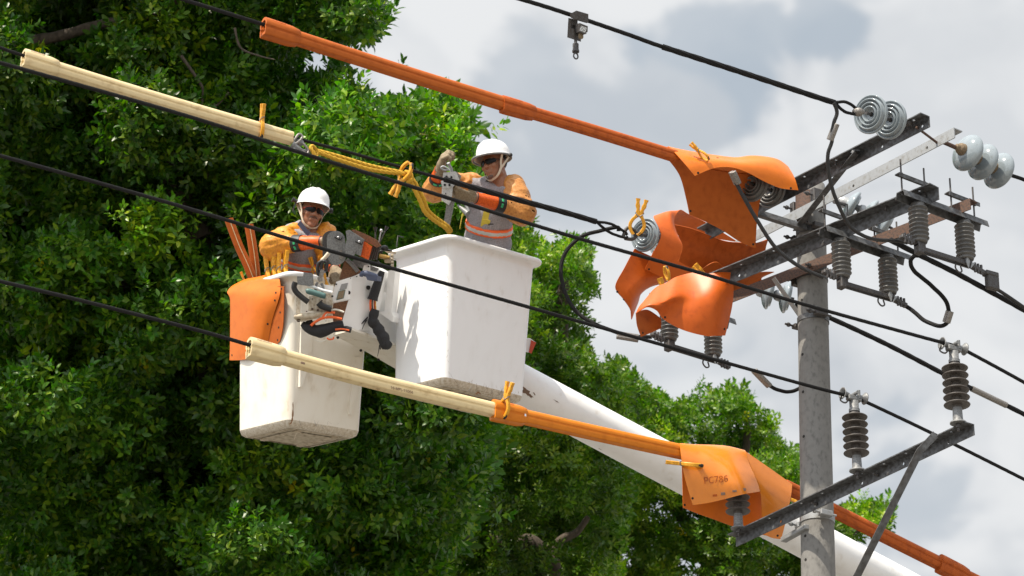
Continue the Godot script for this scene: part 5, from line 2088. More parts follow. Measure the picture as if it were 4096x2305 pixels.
func helmet(o: Node3D, f: Transform3D, kind: int) -> void:
	# f: head frame. A ridged hard hat with a short peak, strap and fittings
	var g := f * Transform3D(Basis(Vector3.RIGHT, -.06), Vector3(0, .062, -.006))
	var s := st()
	var rows := []
	var n := 40
	var prof := [[1.1, -.012, 1.0], [1.105, -.006, 1.0], [1.03, .0, .35], [1.0, .012, 0.0], [.985, .035, 0.0], [.94, .062, 0.0], [.84, .09, 0.0], [.68, .112, 0.0], [.46, .128, 0.0], [.2, .136, 0.0], [.02, .138, 0.0]]
	for p: Array in prof:
		var ringp := PackedVector3Array()
		for k in n:
			var an := TAU * k / n
			var fr := maxf(0.0, sin(an))
			var peak: float = p[2] * (.045 * pow(fr, 2.0))
			var x: float = cos(an) * .122 * (1.0 + (p[0] - 1.0) * .55 if p[0] > 1.0 else p[0])
			var z: float = sin(an) * .147 * (1.0 + (p[0] - 1.0) * .5 if p[0] > 1.0 else p[0]) + peak
			var y: float = p[1] - p[2] * .012 * pow(fr, 2.0)
			if p[2] == 0.0 and p[1] > .03:
				# three ridges run over the crown from front to back
				var rx := x / .122
				y += .0055 * (exp(-pow(rx / .1, 2.0)) + .8 * exp(-pow((absf(rx) - .34) / .09, 2.0)))
			ringp.append(g * Vector3(x, y, z))
		rows.append(ringp)
	smooth(s)
	grid(s, rows, false, true)
	var hm := part("helmet", s, M.helmet, o)
	s = st()
	rows = []
	for p: Array in [[1.1, -.013, 1.0], [1.0, -.006, .2], [.96, .02, 0.0], [.8, .08, 0.0], [.3, .12, 0.0]]:
		var ringp := PackedVector3Array()
		for k in n:
			var an := TAU * k / n
			var fr := maxf(0.0, sin(an))
			ringp.append(g * Vector3(cos(an) * .12 * (1.0 + (p[0] - 1.0) * .55 if p[0] > 1.0 else p[0]), p[1] - p[2] * .012 * fr * fr, sin(an) * .145 * (1.0 + (p[0] - 1.0) * .5 if p[0] > 1.0 else p[0]) + p[2] * .045 * fr * fr))
		rows.append(ringp)
	smooth(s)
	grid(s, rows, false, true)
	part("lining", s, M.strap, hm)
	if kind == 0:
		# the dark carrier of a face shield along the peak
		s = st()
		var path := PackedVector3Array()
		for k in 25:
			var an := PI * (-.08 + 1.16 * k / 24.0)
			var fr := maxf(0.0, sin(an))
			path.append(g * Vector3(cos(an) * .136, -.016 - .014 * fr * fr, sin(an) * .163 + .046 * fr * fr))
		tube(s, path, .0085, 8)
		part("shield_carrier", s, M.castgrey, hm)
		for e in [0, 24]:
			s = st()
			ball(s, Transform3D(Basis(), path[e]), Vector3.ONE * .017, 8)
			part("knob", s, M.black, hm)
	else:
		for e in [-1, 1]:
			s = st()
			rod(s, g * Vector3(.118 * e, .0, -.02), g * Vector3(.158 * e, .008, -.02), .014, 10)
			rod(s, g * Vector3(.15 * e, .006, -.02), g * Vector3(.165 * e, .01, -.02), .02, 10)
			part("knob", s, M.black, hm)
		s = st()
		plate(s, PackedVector3Array([g * Vector3(-.128, .0, -.02), g * Vector3(-.134, -.05, -.035), g * Vector3(-.12, -.062, -.09), g * Vector3(-.11, -.01, -.1)]), g.basis * Vector3(-.008, 0, 0))
		part("neck_flap", s, M.navy, hm)
	# chin strap
	for e in [-1, 1]:
		s = st()
		var l := [g * Vector3(.118 * e, -.008, .035), f * Vector3(.089 * e, .0, .03), f * Vector3(.078 * e, -.05, .032), f * Vector3(.05 * e, -.105, .055), f * Vector3(0, -.126, .07)]
		flat_band(s, spline(l, 5), f * Vector3(0, -.03, .01), .0085, .003)
		part("chin_strap", s, M.strap, hm)
		s = st()
		l = [g * Vector3(.11 * e, -.008, -.06), f * Vector3(.087 * e, -.02, .0), f * Vector3(.078 * e, -.05, .03)]
		flat_band(s, spline(l, 4), f * Vector3(0, -.03, .01), .0075, .003)
		part("chin_strap", s, M.strap, hm)

func sunglasses(o: Node3D, f: Transform3D, temple: Material) -> void:
	var s := st()
	for e in [-1, 1]:
		var rows := []
		for i in 5:
			var r := PackedVector3Array()
			for j in 9:
				var u := j / 8.0
				var v := i / 4.0
				var x := lerpf(.004, .076, u)
				var z := .114 - .55 * x * x / .07 * 1.0 - .004 * absf(v - .5)
				var hgt := .0215 * sin(PI * (.18 + .72 * (1.0 - u) if u > .5 else .18 + .72 * .5 + (.5 - u) * .3))
				r.append(f * Vector3(x * e, .012 + (.5 - v) * 2.0 * maxf(.007, hgt), z))
			rows.append(r)
		smooth(s)
		grid(s, rows, false, false, e < 0)
	var gl := part("sunglasses", s, M.lens, o)
	s = st()
	tube(s, spline([f * Vector3(-.068, .027, .075), f * Vector3(-.035, .031, .1), f * Vector3(0, .026, .108), f * Vector3(.035, .031, .1), f * Vector3(.068, .027, .075)], 5), .0032, 6)
	for e in [-1, 1]:
		tube(s, spline([f * Vector3(.069 * e, .02, .074), f * Vector3(.083 * e, .016, .03), f * Vector3(.083 * e, .012, -.012)], 4), .0042, 6)
	part("frame", s, temple, gl)

func body_frame(c: Vector3, fw: Vector3) -> Transform3D:
	fw.y = 0
	fw = fw.normalized()
	return Transform3D(Basis(Vector3.UP.cross(fw), Vector3.UP, fw), c)

func head_frame(c: Vector3, fw: Vector3, roll := 0.0) -> Transform3D:
	fw = fw.normalized()
	var x := Vector3.UP.cross(fw).normalized()
	return Transform3D(Basis(x, fw.cross(x), fw) * Basis(Vector3.BACK, roll), c)

func person(o: Node3D, hip: Vector3, chest_f: Vector3, neck: Vector3, hf: Transform3D, sh: Array, el: Array, wr: Array, feet: Vector3) -> void:
	# one continuous body; every garment is a layer of its own over it
	var cf := body_frame(hip, chest_f)
	var chest := hip.lerp(neck, .62)
	var torso := func(g: float) -> Array:
		return [
			egg(Transform3D(cf.basis, hip + Vector3(0, .02, 0)), Vector3(.165 + g, .14 + g, .118 + g)),
			egg(Transform3D(cf.basis, hip.lerp(neck, .32)), Vector3(.16 + g, .16 + g, .12 + g)),
			egg(Transform3D(cf.basis, chest), Vector3(.175 + g, .19 + g, .122 + g)),
			bone(sh[0], neck - Vector3(0, .06, 0), .058 + g, .07 + g),
			bone(sh[1], neck - Vector3(0, .06, 0), .058 + g, .07 + g),
			bone(chest, sh[0], .08 + g, .06 + g), bone(chest, sh[1], .08 + g, .06 + g)]
	var legs := func(g: float) -> Array:
		var a := []
		for e in [-1, 1]:
			var hp: Vector3 = cf * Vector3(.085 * e, -.06, 0)
			var an: Vector3 = feet + cf.basis * Vector3(.11 * e, .09, -.01)
			var kn: Vector3 = hp.lerp(an, .48) + cf.basis * Vector3(0, 0, .04)
			a.append(bone(hp, kn, .088 + g, .06 + g))
			a.append(bone(kn, an, .058 + g, .043 + g))
		return a
	# body
	var s := st()
	var pr: Array = torso.call(0.0)
	pr.append_array(legs.call(0.0))
	for e in 2:
		pr.append(bone(sh[e], el[e], .05, .041))
		pr.append(bone(el[e], wr[e], .041, .03))
		pr.append(bone(wr[e], wr[e] + (wr[e] - el[e]).normalized() * .05, .028, .018))
	pr.append(bone(neck - Vector3(0, .07, 0), hf * Vector3(0, -.05, -.025), .064, .056))
	field_mesh(s, pr, .013, .05)
	field_mesh(s, head_prims(hf), .006, .018)
	part("body", s, M.skin, o)
	# boots and trousers
	s = st()
	for e in [-1, 1]:
		var an: Vector3 = feet + cf.basis * Vector3(.11 * e, .045, -.01)
		field_mesh(s, [bone(an + Vector3(0, .1, 0), an, .058, .055), bone(an, an + cf.basis.z * .15 - Vector3(0, .012, 0), .05, .034)], .012, .03)
	part("boots", s, M.hair, o)
	s = st()
	pr = legs.call(.018)
	pr.append(egg(Transform3D(cf.basis, hip - Vector3(0, .03, 0)), Vector3(.18, .13, .135)))
	field_mesh(s, pr, .014, .04)
	part("trousers", s, M.shirt, o)
	# shirt with its reflective bands
	s = st()
	pr = torso.call(.017)
	var up_dir := (neck - hip).normalized()
	pr.append(bone(neck - Vector3(0, .06, 0), neck + up_dir * .035, .085, .073))
	field_mesh(s, pr, .010, .05, [[neck + up_dir * .04, up_dir], [hip - Vector3(0, .12, 0), -up_dir]], Vector2(.009, 7.0), up_dir + cf.basis.x * .4)
	var shirt := part("shirt", s, M.shirt, o)
	for b: Array in [[.1, .034, .0300, "hivis"], [.1, .019, .0325, "reflect"]]:
		s = st()
		var c := hip + up_dir * float(b[0])
		field_mesh(s, torso.call(b[2]), .011, .05, [[c + up_dir * b[1], up_dir], [c - up_dir * b[1], -up_dir]])
		part("waist_band", s, M[b[3]], shirt)
	# collar
	for e in [-1, 1]:
		s = st()
		var l := [neck + cf.basis * Vector3(.02 * e, .055, -.085), neck + cf.basis * Vector3(.078 * e, .055, -.02), neck + cf.basis * Vector3(.066 * e, .036, .05), neck + cf.basis * Vector3(.018 * e, -.025, .105)]
		flat_band(s, spline(l, 5), neck, .027, .005)
		part("collar", s, M.shirt, shirt)

func sleeve(o: Node3D, a: Vector3, e: Vector3, w: Vector3, cuff_from: float, puff: float, rubber: Material) -> void:
	# a loose rubber sleeve over the shoulder and elbow, an orange gauntlet over the forearm
	var s := st()
	var c0 := e.lerp(w, cuff_from)
	var mid := a.lerp(e, .5)
	var axis := (w - e).normalized()
	var pr := [bone(a + (a - e).normalized() * .02, mid, .092, .094), bone(mid, e, .094, .09 + puff), egg(Transform3D(Basis(), e - axis * .015 - Vector3(0, .02, 0)), Vector3(.096, .088, .092) + Vector3.ONE * puff), bone(e, c0, .078 + puff, .066)]
	for k in 4:
		# folds
		var u := .2 + k * .22
		var m := a.lerp(e, u)
		var ax := (e - a).normalized()
		var sd := ax.cross(-fwd).normalized()
		pr.append(bone(m + sd * .05 - fwd * .05, m - sd * (.05 - k * .02) - fwd * .052 + ax * .05, .024, .02))
	field_mesh(s, pr, .010, .028, [[e.lerp(w, cuff_from - .02), axis]], Vector2(.012, 9.0), axis + (a - e).normalized() * .3)
	var sl := part("rubber_sleeve", s, rubber, o)
	s = st()
	var c1 := e.lerp(w, cuff_from - .02)
	tube(s, PackedVector3Array([c1 - axis * .008, c1, c1 + axis * .008]), [.066, .072, .066], 20, false)
	part("hem", s, rubber, sl)
	s = st()
	var l := c0.distance_to(w)
	var path := PackedVector3Array()
	var rr := []
	for k in 9:
		var u := k / 8.0
		path.append(c0.lerp(w, u))
		rr.append(lerpf(.061, .045, u) + .0022 * sin(k * 2.6))
	tube(s, path, rr, 22, true)
	var cf := part("gauntlet", s, M.glove_orange, o)
	s = st()
	tube(s, PackedVector3Array([c0 - axis * .012, c0 + axis * .0, c0 + axis * l * .3]), [.064, .067, .062], 22, false)
	part("black_edge", s, M.black, cf)
	s = st()
	var n := (-fwd - axis * (-fwd).dot(axis)).normalized()
	var tp := c0 + axis * l * .15
	for q: Array in [[.6, .3], [-.1, .25]]:
		var dir := (n * cos(q[0]) + axis.cross(n) * sin(q[0])).normalized()
		box(s, aim(tp + dir * .064, dir, axis), Vector3(.018, .006, .03), .002)
	part("green_tag", s, M.green, cf)
	s = st()
	tube(s, PackedVector3Array([w - axis * .012, w + axis * .006]), [.0465, .043], 20, true)
	part("wrist_strap", s, M.black, cf)

func make_people() -> void:
	# ---- the worker in the right bucket, both hands on the wire tool
	var D := 24.92
	var p := func(x: float, y: float, dz: float) -> Vector3: return at(zz(2, x, y), D + dz)
	var f := bucket_frame(RIGHT_BUCKET)
	var floor_c := f * Vector3(RIGHT_BUCKET[5] * .5, .05, -RIGHT_BUCKET[6] * .5)
	var hip: Vector3 = p.call(1015, 1330, .2)
	var neck: Vector3 = p.call(1090, 690, .06)
	var sh := [p.call(1318, 748, -.04), p.call(815, 705, .09)]
	var el := [p.call(1395, 985, -.12), p.call(410, 735, -.02)]
	var wr := [p.call(885, 850, -.3), p.call(468, 520, -.2)]
	var o := thing("person", "person in a white hard hat and amber rubber sleeves, gripping a tool at the wire", "person", Vector3(hip.x, floor_c.y, hip.z))
	var hf := head_frame(p.call(1098, 470, -.02), Vector3(-.66, -.26, .74), .02)
	person(o, hip, Vector3(-.42, 0, .9), neck, hf, sh, el, wr, floor_c)
	helmet(o, hf, 0)
	sunglasses(o, hf, M.black)
	var s := st()
	ball(s, hf * Transform3D(Basis(), Vector3(0, -.1, .074)), Vector3(.027, .021, .02), 8)
	part("goatee", s, M.stubble, o)
	s = st()
	tube(s, spline([hf * Vector3(-.019, -.0585, .094), hf * Vector3(0, -.0615, .0985), hf * Vector3(.019, -.0585, .094)], 4), .0042, 6)
	part("lips", s, M.lip, o)
	s = st()
	ball(s, hf * Transform3D(Basis(), Vector3(0, .035, -.026)), Vector3(.081, .085, .093), 12)
	part("hair", s, M.hair, o)
	sleeve(o, sh[0], el[0], wr[0], .4, .008, M.rubber_tan)
	sleeve(o, sh[1], el[1], wr[1], .42, -.008, M.rubber_tan)
	# gloves
	s = st()
	var pr := []
	hand(pr, wr[0] + (wr[0] - el[0]).normalized() * .015, p.call(640, 800, -.36) - wr[0], p.call(880, 700, -.28) - p.call(880, 900, -.2) + fwd * .25, -1, [.25, .45, .35], 1.12)
	field_mesh(s, pr, .0055, .012)
	part("leather_glove", s, M.leather, o)
	s = st()
	pr = []
	hand(pr, wr[1] + (wr[1] - el[1]).normalized() * .01, p.call(500, 360, -.24) - wr[1], p.call(700, 420, -.25) - p.call(460, 400, -.25), 1, [.75, 1.0, .8], 1.15)
	field_mesh(s, pr, .0055, .012)
	part("leather_glove", s, M.leather, o)
	# harness
	var nn := -fwd
	for q: Array in [[[1180, 690, 1110, 790, 1060, 860, 1020, 960, 985, 1110, 970, 1180], .024, "webbing"], [[880, 690, 850, 730, 800, 900, 730, 1050, 700, 1200], .022, "webbing"], [[1052, 1140, 1056, 1190, 1060, 1240, 1062, 1290], .02, "shirt_dark"], [[960, 1128, 1000, 1120, 1045, 1135], .02, "webbing"]]:
		var l := []
		for i in q[0].size() / 2:
			l.append(chest_hit(o, zz(2, q[0][i * 2], q[0][i * 2 + 1]), hip, neck, Vector3(-.42, 0, .9)))
		s = st()
		flat_band(s, spline(l, 4), hip.lerp(neck, .5), q[1], .006)
		part("harness_strap", s, M[q[2]], o)
	# ---- the worker in the left bucket
	D = 25.22
	var p1 := func(x: float, y: float, dz: float) -> Vector3: return at(zz(1, x, y), D + dz)
	f = bucket_frame(LEFT_BUCKET)
	floor_c = f * Vector3(LEFT_BUCKET[5] * .5, .05, -LEFT_BUCKET[6] * .5)
	hip = p1.call(870, 1400, .16)
	neck = p1.call(925, 1030, .02)
	sh = [p1.call(1085, 1080, .0), p1.call(770, 1075, .0)]
	el = [p1.call(1130, 1290, -.06), p1.call(612, 1158, -.16)]
	wr = [p1.call(1175, 1390, -.2), p1.call(1050, 1130, -.34)]
	o = thing("person", "person in a white hard hat with dark glasses, looking down from the left bucket", "person", Vector3(hip.x, floor_c.y, hip.z))
	hf = head_frame(p1.call(955, 855, -.04), Vector3(.36, -.3, .88), -.1)
	person(o, hip, Vector3(.5, 0, .86), neck, hf, sh, el, wr, floor_c)
	helmet(o, hf, 1)
	sunglasses(o, hf, M.red)
	s = st()
	tube(s, spline([hf * Vector3(-.034, -.052, .079), hf * Vector3(-.017, -.043, .1), hf * Vector3(0, -.041, .105), hf * Vector3(.017, -.043, .1), hf * Vector3(.034, -.052, .079)], 4), [.003, .0045, .006, .0065, .007, .007, .0065, .007, .0075, .007, .0065, .007, .0065, .006, .005, .004, .003], 8)
	part("moustache", s, M.stubble, o)
	s = st()
	tube(s, spline([hf * Vector3(-.02, -.06, .093), hf * Vector3(0, -.062, .098), hf * Vector3(.02, -.06, .093)], 4), .0042, 6)
	part("lips", s, M.lip, o)
	s = st()
	ball(s, hf * Transform3D(Basis(), Vector3(0, .035, -.026)), Vector3(.081, .085, .093), 12)
	part("hair", s, M.hair, o)
	sleeve(o, sh[1], el[1], wr[1], .4, .012, M.rubber_sleeve)
	sleeve(o, sh[0], el[0], wr[0], .55, -.014, M.rubber_sleeve)
	for e in 2:
		s = st()
		pr = []
		var dir: Vector3 = (wr[e] - el[e]).normalized()
		hand(pr, wr[e] + dir * .01, dir + (Vector3(0, -.1, 0) if e == 1 else Vector3.ZERO), Vector3(0, -1, .2) if e == 1 else fwd, 1 if e == 1 else -1, [.5, .7, .5], 1.1)
		field_mesh(s, pr, .0055, .012)
		part("leather_glove", s, M.leather, o)
	# dark collar piece
	s = st()
	var cl := []
	for q: Array in [[835, 945], [870, 985], [905, 1030], [935, 1055]]:
		cl.append(p1.call(q[0], q[1], -.17))
	flat_band(s, spline(cl, 4), neck, .018, .005)
	part("collar_lining", s, M.navy, o)

func chest_hit(o: Node3D, v: Vector2, hip: Vector3, neck: Vector3, cfv: Vector3) -> Vector3:
	# the point of the shirt's front under a sight line: march along it to the torso's egg
	var cf := body_frame(hip, cfv)
	var best := 1e9
	var out := Vector3.ZERO
	var d0 := depth(hip) - .4
	for i in 120:
		var q := at(v, d0 + i * .005)
		for k in 4:
			var c := hip.lerp(neck, [.02, .32, .62, .85][k])
			var r: Vector3 = [Vector3(.183, .16, .136), Vector3(.178, .17, .138), Vector3(.193, .205, .14), Vector3(.22, .11, .1)][k]
			var l := (cf.basis.inverse() * (q - c)) / r
			if l.length() < 1.04:
				return q
			if l.length() < best:
				best = l.length()
				out = q
	return out


# ---------------------------------------------------------------- tools and small gear
func make_tools() -> void:
	var d := 24.5
	var p := func(x: float, y: float, dz: float) -> Vector3: return at(zz(2, x, y), d + dz)
	var o := thing("wire_grip_tool", "pale metal clamp tool with round holes, held at the wire by the right worker", "tool", p.call(560, 720, 0))
	var s := st()
	var l := PackedVector3Array()
	for q: Array in [[500, 552], [640, 538], [660, 560], [690, 640], [640, 690], [612, 720], [605, 800], [600, 870], [565, 930], [480, 872], [486, 720], [474, 655], [490, 640], [498, 590]]:
		l.append(p.call(q[0], q[1], .03))
	plate(s, l, fwd * .045)
	part("body", s, M.tool, o)
	s = st()
	l = PackedVector3Array()
	for q: Array in [[640, 538], [660, 545], [712, 590], [690, 650], [668, 600]]:
		l.append(p.call(q[0], q[1], .07))
	plate(s, l, fwd * .06)
	part("side_arm", s, M.alu, o)
	s = st()
	l = PackedVector3Array()
	for q: Array in [[510, 575], [610, 580], [630, 625], [590, 640], [520, 630]]:
		l.append(p.call(q[0], q[1], .02))
	plate(s, l, fwd * .02)
	l = PackedVector3Array()
	for q: Array in [[472, 655], [600, 690], [605, 715], [560, 735], [500, 730]]:
		l.append(p.call(q[0], q[1], .02))
	plate(s, l, fwd * .02)
	part("jaw", s, M.tool, o)
	for q: Array in [[540, 600, 13], [596, 606, 13], [520, 695, 14], [574, 697, 14], [530, 798, 8]]:
		s = st()
		rod(s, p.call(q[0], q[1], .012), p.call(q[0], q[1], .05), q[2] * .00064, 12)
		part("hole", s, M.hole, o)
	s = st()
	tube(s, spline([p.call(600, 545, .06), p.call(590, 500, .05), p.call(570, 470, .04), p.call(560, 440, .03)], 4), .013, 8)
	tube(s, spline([p.call(565, 520, .02), p.call(520, 525, .02), p.call(478, 500, .02), p.call(500, 482, .02), p.call(545, 500, .02), p.call(575, 528, .02)], 5), .008, 8)
	part("ring_handle", s, M.zinc, o)
	s = st()
	rod(s, p.call(670, 930, .04), p.call(790, 1030, -.02), .008, 14, .026)
	rod(s, p.call(745, 900, .04), p.call(800, 1000, .0), .012, 10)
	part("funnel", s, M.castgrey, o)
	s = st()
	l = PackedVector3Array()
	for q: Array in [[545, 880], [635, 890], [575, 1185], [500, 1185]]:
		l.append(p.call(q[0], q[1], .05))
	plate(s, l, fwd * .012)
	part("strap", s, M.castgrey, o)

	# grey wire grip and the yellow rope
	var g := func(x: float, y: float, dz: float) -> Vector3:
		var v := zz(1, x, y)
		return at(v, depth(on_w(v, bT3)) + dz)
	o = thing("come_along_clamp", "grey forged wire clamp between the cream tube's end and the yellow rope", "clamp", g.call(840, 190, 0))
	s = st()
	tube(s, spline([g.call(775, 170, -.02), g.call(800, 130, -.03), g.call(835, 90, -.03), g.call(865, 110, -.03), g.call(850, 145, -.03), g.call(800, 185, -.03)], 5), .0105, 8)
	tube(s, spline([g.call(865, 165, -.02), g.call(885, 190, -.03), g.call(925, 245, -.03), g.call(915, 278, -.03), g.call(890, 270, -.03), g.call(850, 240, -.03)], 5), .0095, 8)
	part("shackle", s, M.alu, o)
	s = st()
	tube(s, spline([g.call(770, 185, -.01), g.call(820, 225, -.02), g.call(870, 250, -.02), g.call(940, 245, -.01)], 5), [.026, .026, .024, .022, .02, .02, .02, .018, .018, .016, .014, .012, .012, .012, .012, .012], 10)
	box(s, aim(g.call(840, 170, -.01), Vector3.UP, along), Vector3(.06, .04, .045), .01)
	box(s, aim(g.call(800, 240, -.01), Vector3.UP, along), Vector3(.05, .05, .035), .01)
	part("jaw", s, M.castgrey, o)
	o = thing("rope", "doubled yellow braided rope from the grey clamp down to the right bucket's lip", "rope", g.call(1500, 400, 0))
	for k in 2:
		s = st()
		var a := []
		for q: Array in [[985, 245 + k * 12, -.01], [1060, 262 + k * 16, -.02], [1200, 300 + k * 30, -.03], [1350, 345 + k * 34, -.03], [1500, 390 + k * 34, -.03], [1650, 425 + k * 26, -.03], [1800, 455 + k * 12, -.03], [1850, 470 + k * 6, -.03]]:
			a.append(g.call(q[0], q[1], q[2]))
		for q: Array in [[80, 590, -.02], [150, 670, -.02], [205, 775, 0], [258, 880, .02], [300, 990, .05], [375, 1070, .09], [460, 1130, .14], [540, 1185, .17], [580, 1240, .26]]:
			var v := zz(2, q[0] + (k - .5) * 44 * (1.0 - absf(q[1] - 850) / 700.0), q[1] - (k - .5) * 20)
			a.append(at(v, depth(on_w(v, bT3)) + q[2] + .02 * k))
		cable(s, spline(a, 5), .0155, 4, .085, .22)
		part("strand", s, M.rope, o)
	s = st()
	cable(s, spline([g.call(1000, 240, -.02), g.call(965, 205, -.04), g.call(950, 225, -.05), g.call(975, 270, -.05), g.call(990, 315, -.04), g.call(1010, 280, -.02)], 5), .014, 4, .085, .22)
	cable(s, spline([at(Vector2(1018, 432), depth(on_w(Vector2(1018, 432), bT3)) - .03), at(Vector2(1032, 437), depth(on_w(Vector2(1032, 437), bT3)) - .06), at(Vector2(1036, 452), depth(on_w(Vector2(1036, 452), bT3)) - .05), at(Vector2(1022, 458), depth(on_w(Vector2(1022, 458), bT3)) - .03)], 5), .015, 4, .085, .22)
	part("hitch", s, M.rope, o)

	# fault indicator on the topmost wire
	var di := depth(on_w(Vector2(1458, 45), bT1))
	var q13 := func(l2: Array, dz: float) -> PackedVector3Array:
		var out := PackedVector3Array()
		for i in l2.size() / 2:
			out.append(at(zz(13, l2[i * 2], l2[i * 2 + 1]), di + dz))
		return out
	o = thing("line_indicator", "small dark grey box marked 05, clipped on the topmost wire with a ring below", "line sensor", on_w(Vector2(1458, 45), bT1))
	s = st()
	plate(s, q13.call([410, 400, 470, 410, 470, 630, 545, 640, 545, 885, 385, 835], -.02), along * .05 + fwd * .02)
	part("back", s, M.iron, o)
	s = st()
	plate(s, q13.call([440, 312, 590, 235, 590, 430, 545, 438, 470, 400], -.06), along * .09)
	part("upper_block", s, M.iron, o)
	s = st()
	var face: PackedVector3Array = q13.call([665, 512, 845, 585, 840, 715, 815, 722, 815, 755, 665, 700], -.1)
	plate(s, face, (at(zz(13, 520, 560), di + .02) - at(zz(13, 665, 512), di - .1)))
	part("lower_block", s, M.iron, o)
	var tx := (face[1] - face[0]).normalized()
	var ty := (face[0] - face[5]).normalized()
	ty = (ty - tx * ty.dot(tx)).normalized()
	var nz := tx.cross(ty)
	if nz.dot(fwd) > 0:
		nz = -nz
	s = st()
	var bc := at(zz(13, 742, 655), di - .1)
	box(s, Transform3D(Basis(tx, ty, tx.cross(ty)), bc), Vector3(.042, .036, .003), .0005)
	part("number_plate", s, M.zinc, o)
	writing(o, "05", .026, Transform3D(Basis(tx, ty, tx.cross(ty)), bc + nz * .002 if tx.cross(ty).dot(nz) > 0 else bc + nz * .004), M.number)
	s = st()
	var up := Vector3.UP
	var lc := at(zz(13, 690, 790), di - .03)
	lathe(s, Transform3D(Basis(), lc), [Vector2(.0, -.022), Vector2(.014, -.02), Vector2(.017, -.015), Vector2(.016, .0), Vector2(.018, .02)], 14)
	part("lamp_lens", s, M.leather, o)
	s = st()
	var e := at(zz(13, 572, 870), di)
	rod(s, e, e - up * .045, .0105)
	rod(s, e - up * .038, e - up * .085, .02, 14)
	rod(s, e - up * .085, e - up * .097, .0235, 14)
	rod(s, e - up * .095, e - up * .105, .012)
	part("stem", s, M.iron, o)
	s = st()
	var rc := e - up * .126
	var ringp := PackedVector3Array()
	for k in 17:
		var an := TAU * k / 16
		ringp.append(rc + Vector3(cos(an) * .014, sin(an) * .021, -cos(an) * .006))
	tube(s, ringp, .0052, 8, false)
	part("pull_ring", s, M.iron, o)
	# spare line hoses standing in the left bucket
	for q: Array in [["left one of two orange rubber hose covers leaning out of the left bucket", [[20, 60], [110, 300], [200, 500], [285, 720]], 30.0, 25.55], ["right one of two orange rubber hose covers standing in the left bucket", [[205, 110], [238, 300], [262, 480], [285, 720]], 30.0, 25.62]]:
		var l3 := []
		for v: Array in q[1]:
			l3.append(at(zz(10, v[0] + 12, v[1]), q[3]))
		l3.append(l3[3] + (l3[3] - l3[2]) * 1.2)
		o = thing("line_hose", q[0], "line hose", l3[4], "orange hose covers in the left bucket")
		s = st()
		var path := spline(l3, 6)
		var t0 := (path[1] - path[0]).normalized()
		var prof := PackedVector2Array()
		for k in 22:
			var an := TAU * k / 22
			prof.append(Vector2(cos(an), sin(an)) * (.036 if absf(sin(an * 1.5)) > .25 else .031))
		sweep(s, path, prof, -fwd, true)
		part("hose", s, M.orange_old_shade, o)
		s = st()
		var bore := path[0] - t0 * .002
		rod(s, bore, bore + t0 * .02, .024, 16)
		part("bore", s, M.orange_dark, o)
		s = st()
		var seam := PackedVector3Array()
		for v in path:
			seam.append(v - fwd * .036 + Vector3(.008, 0, 0))
		tube(s, seam, .0035, 6)
		part("seam", s, M.cream, o)


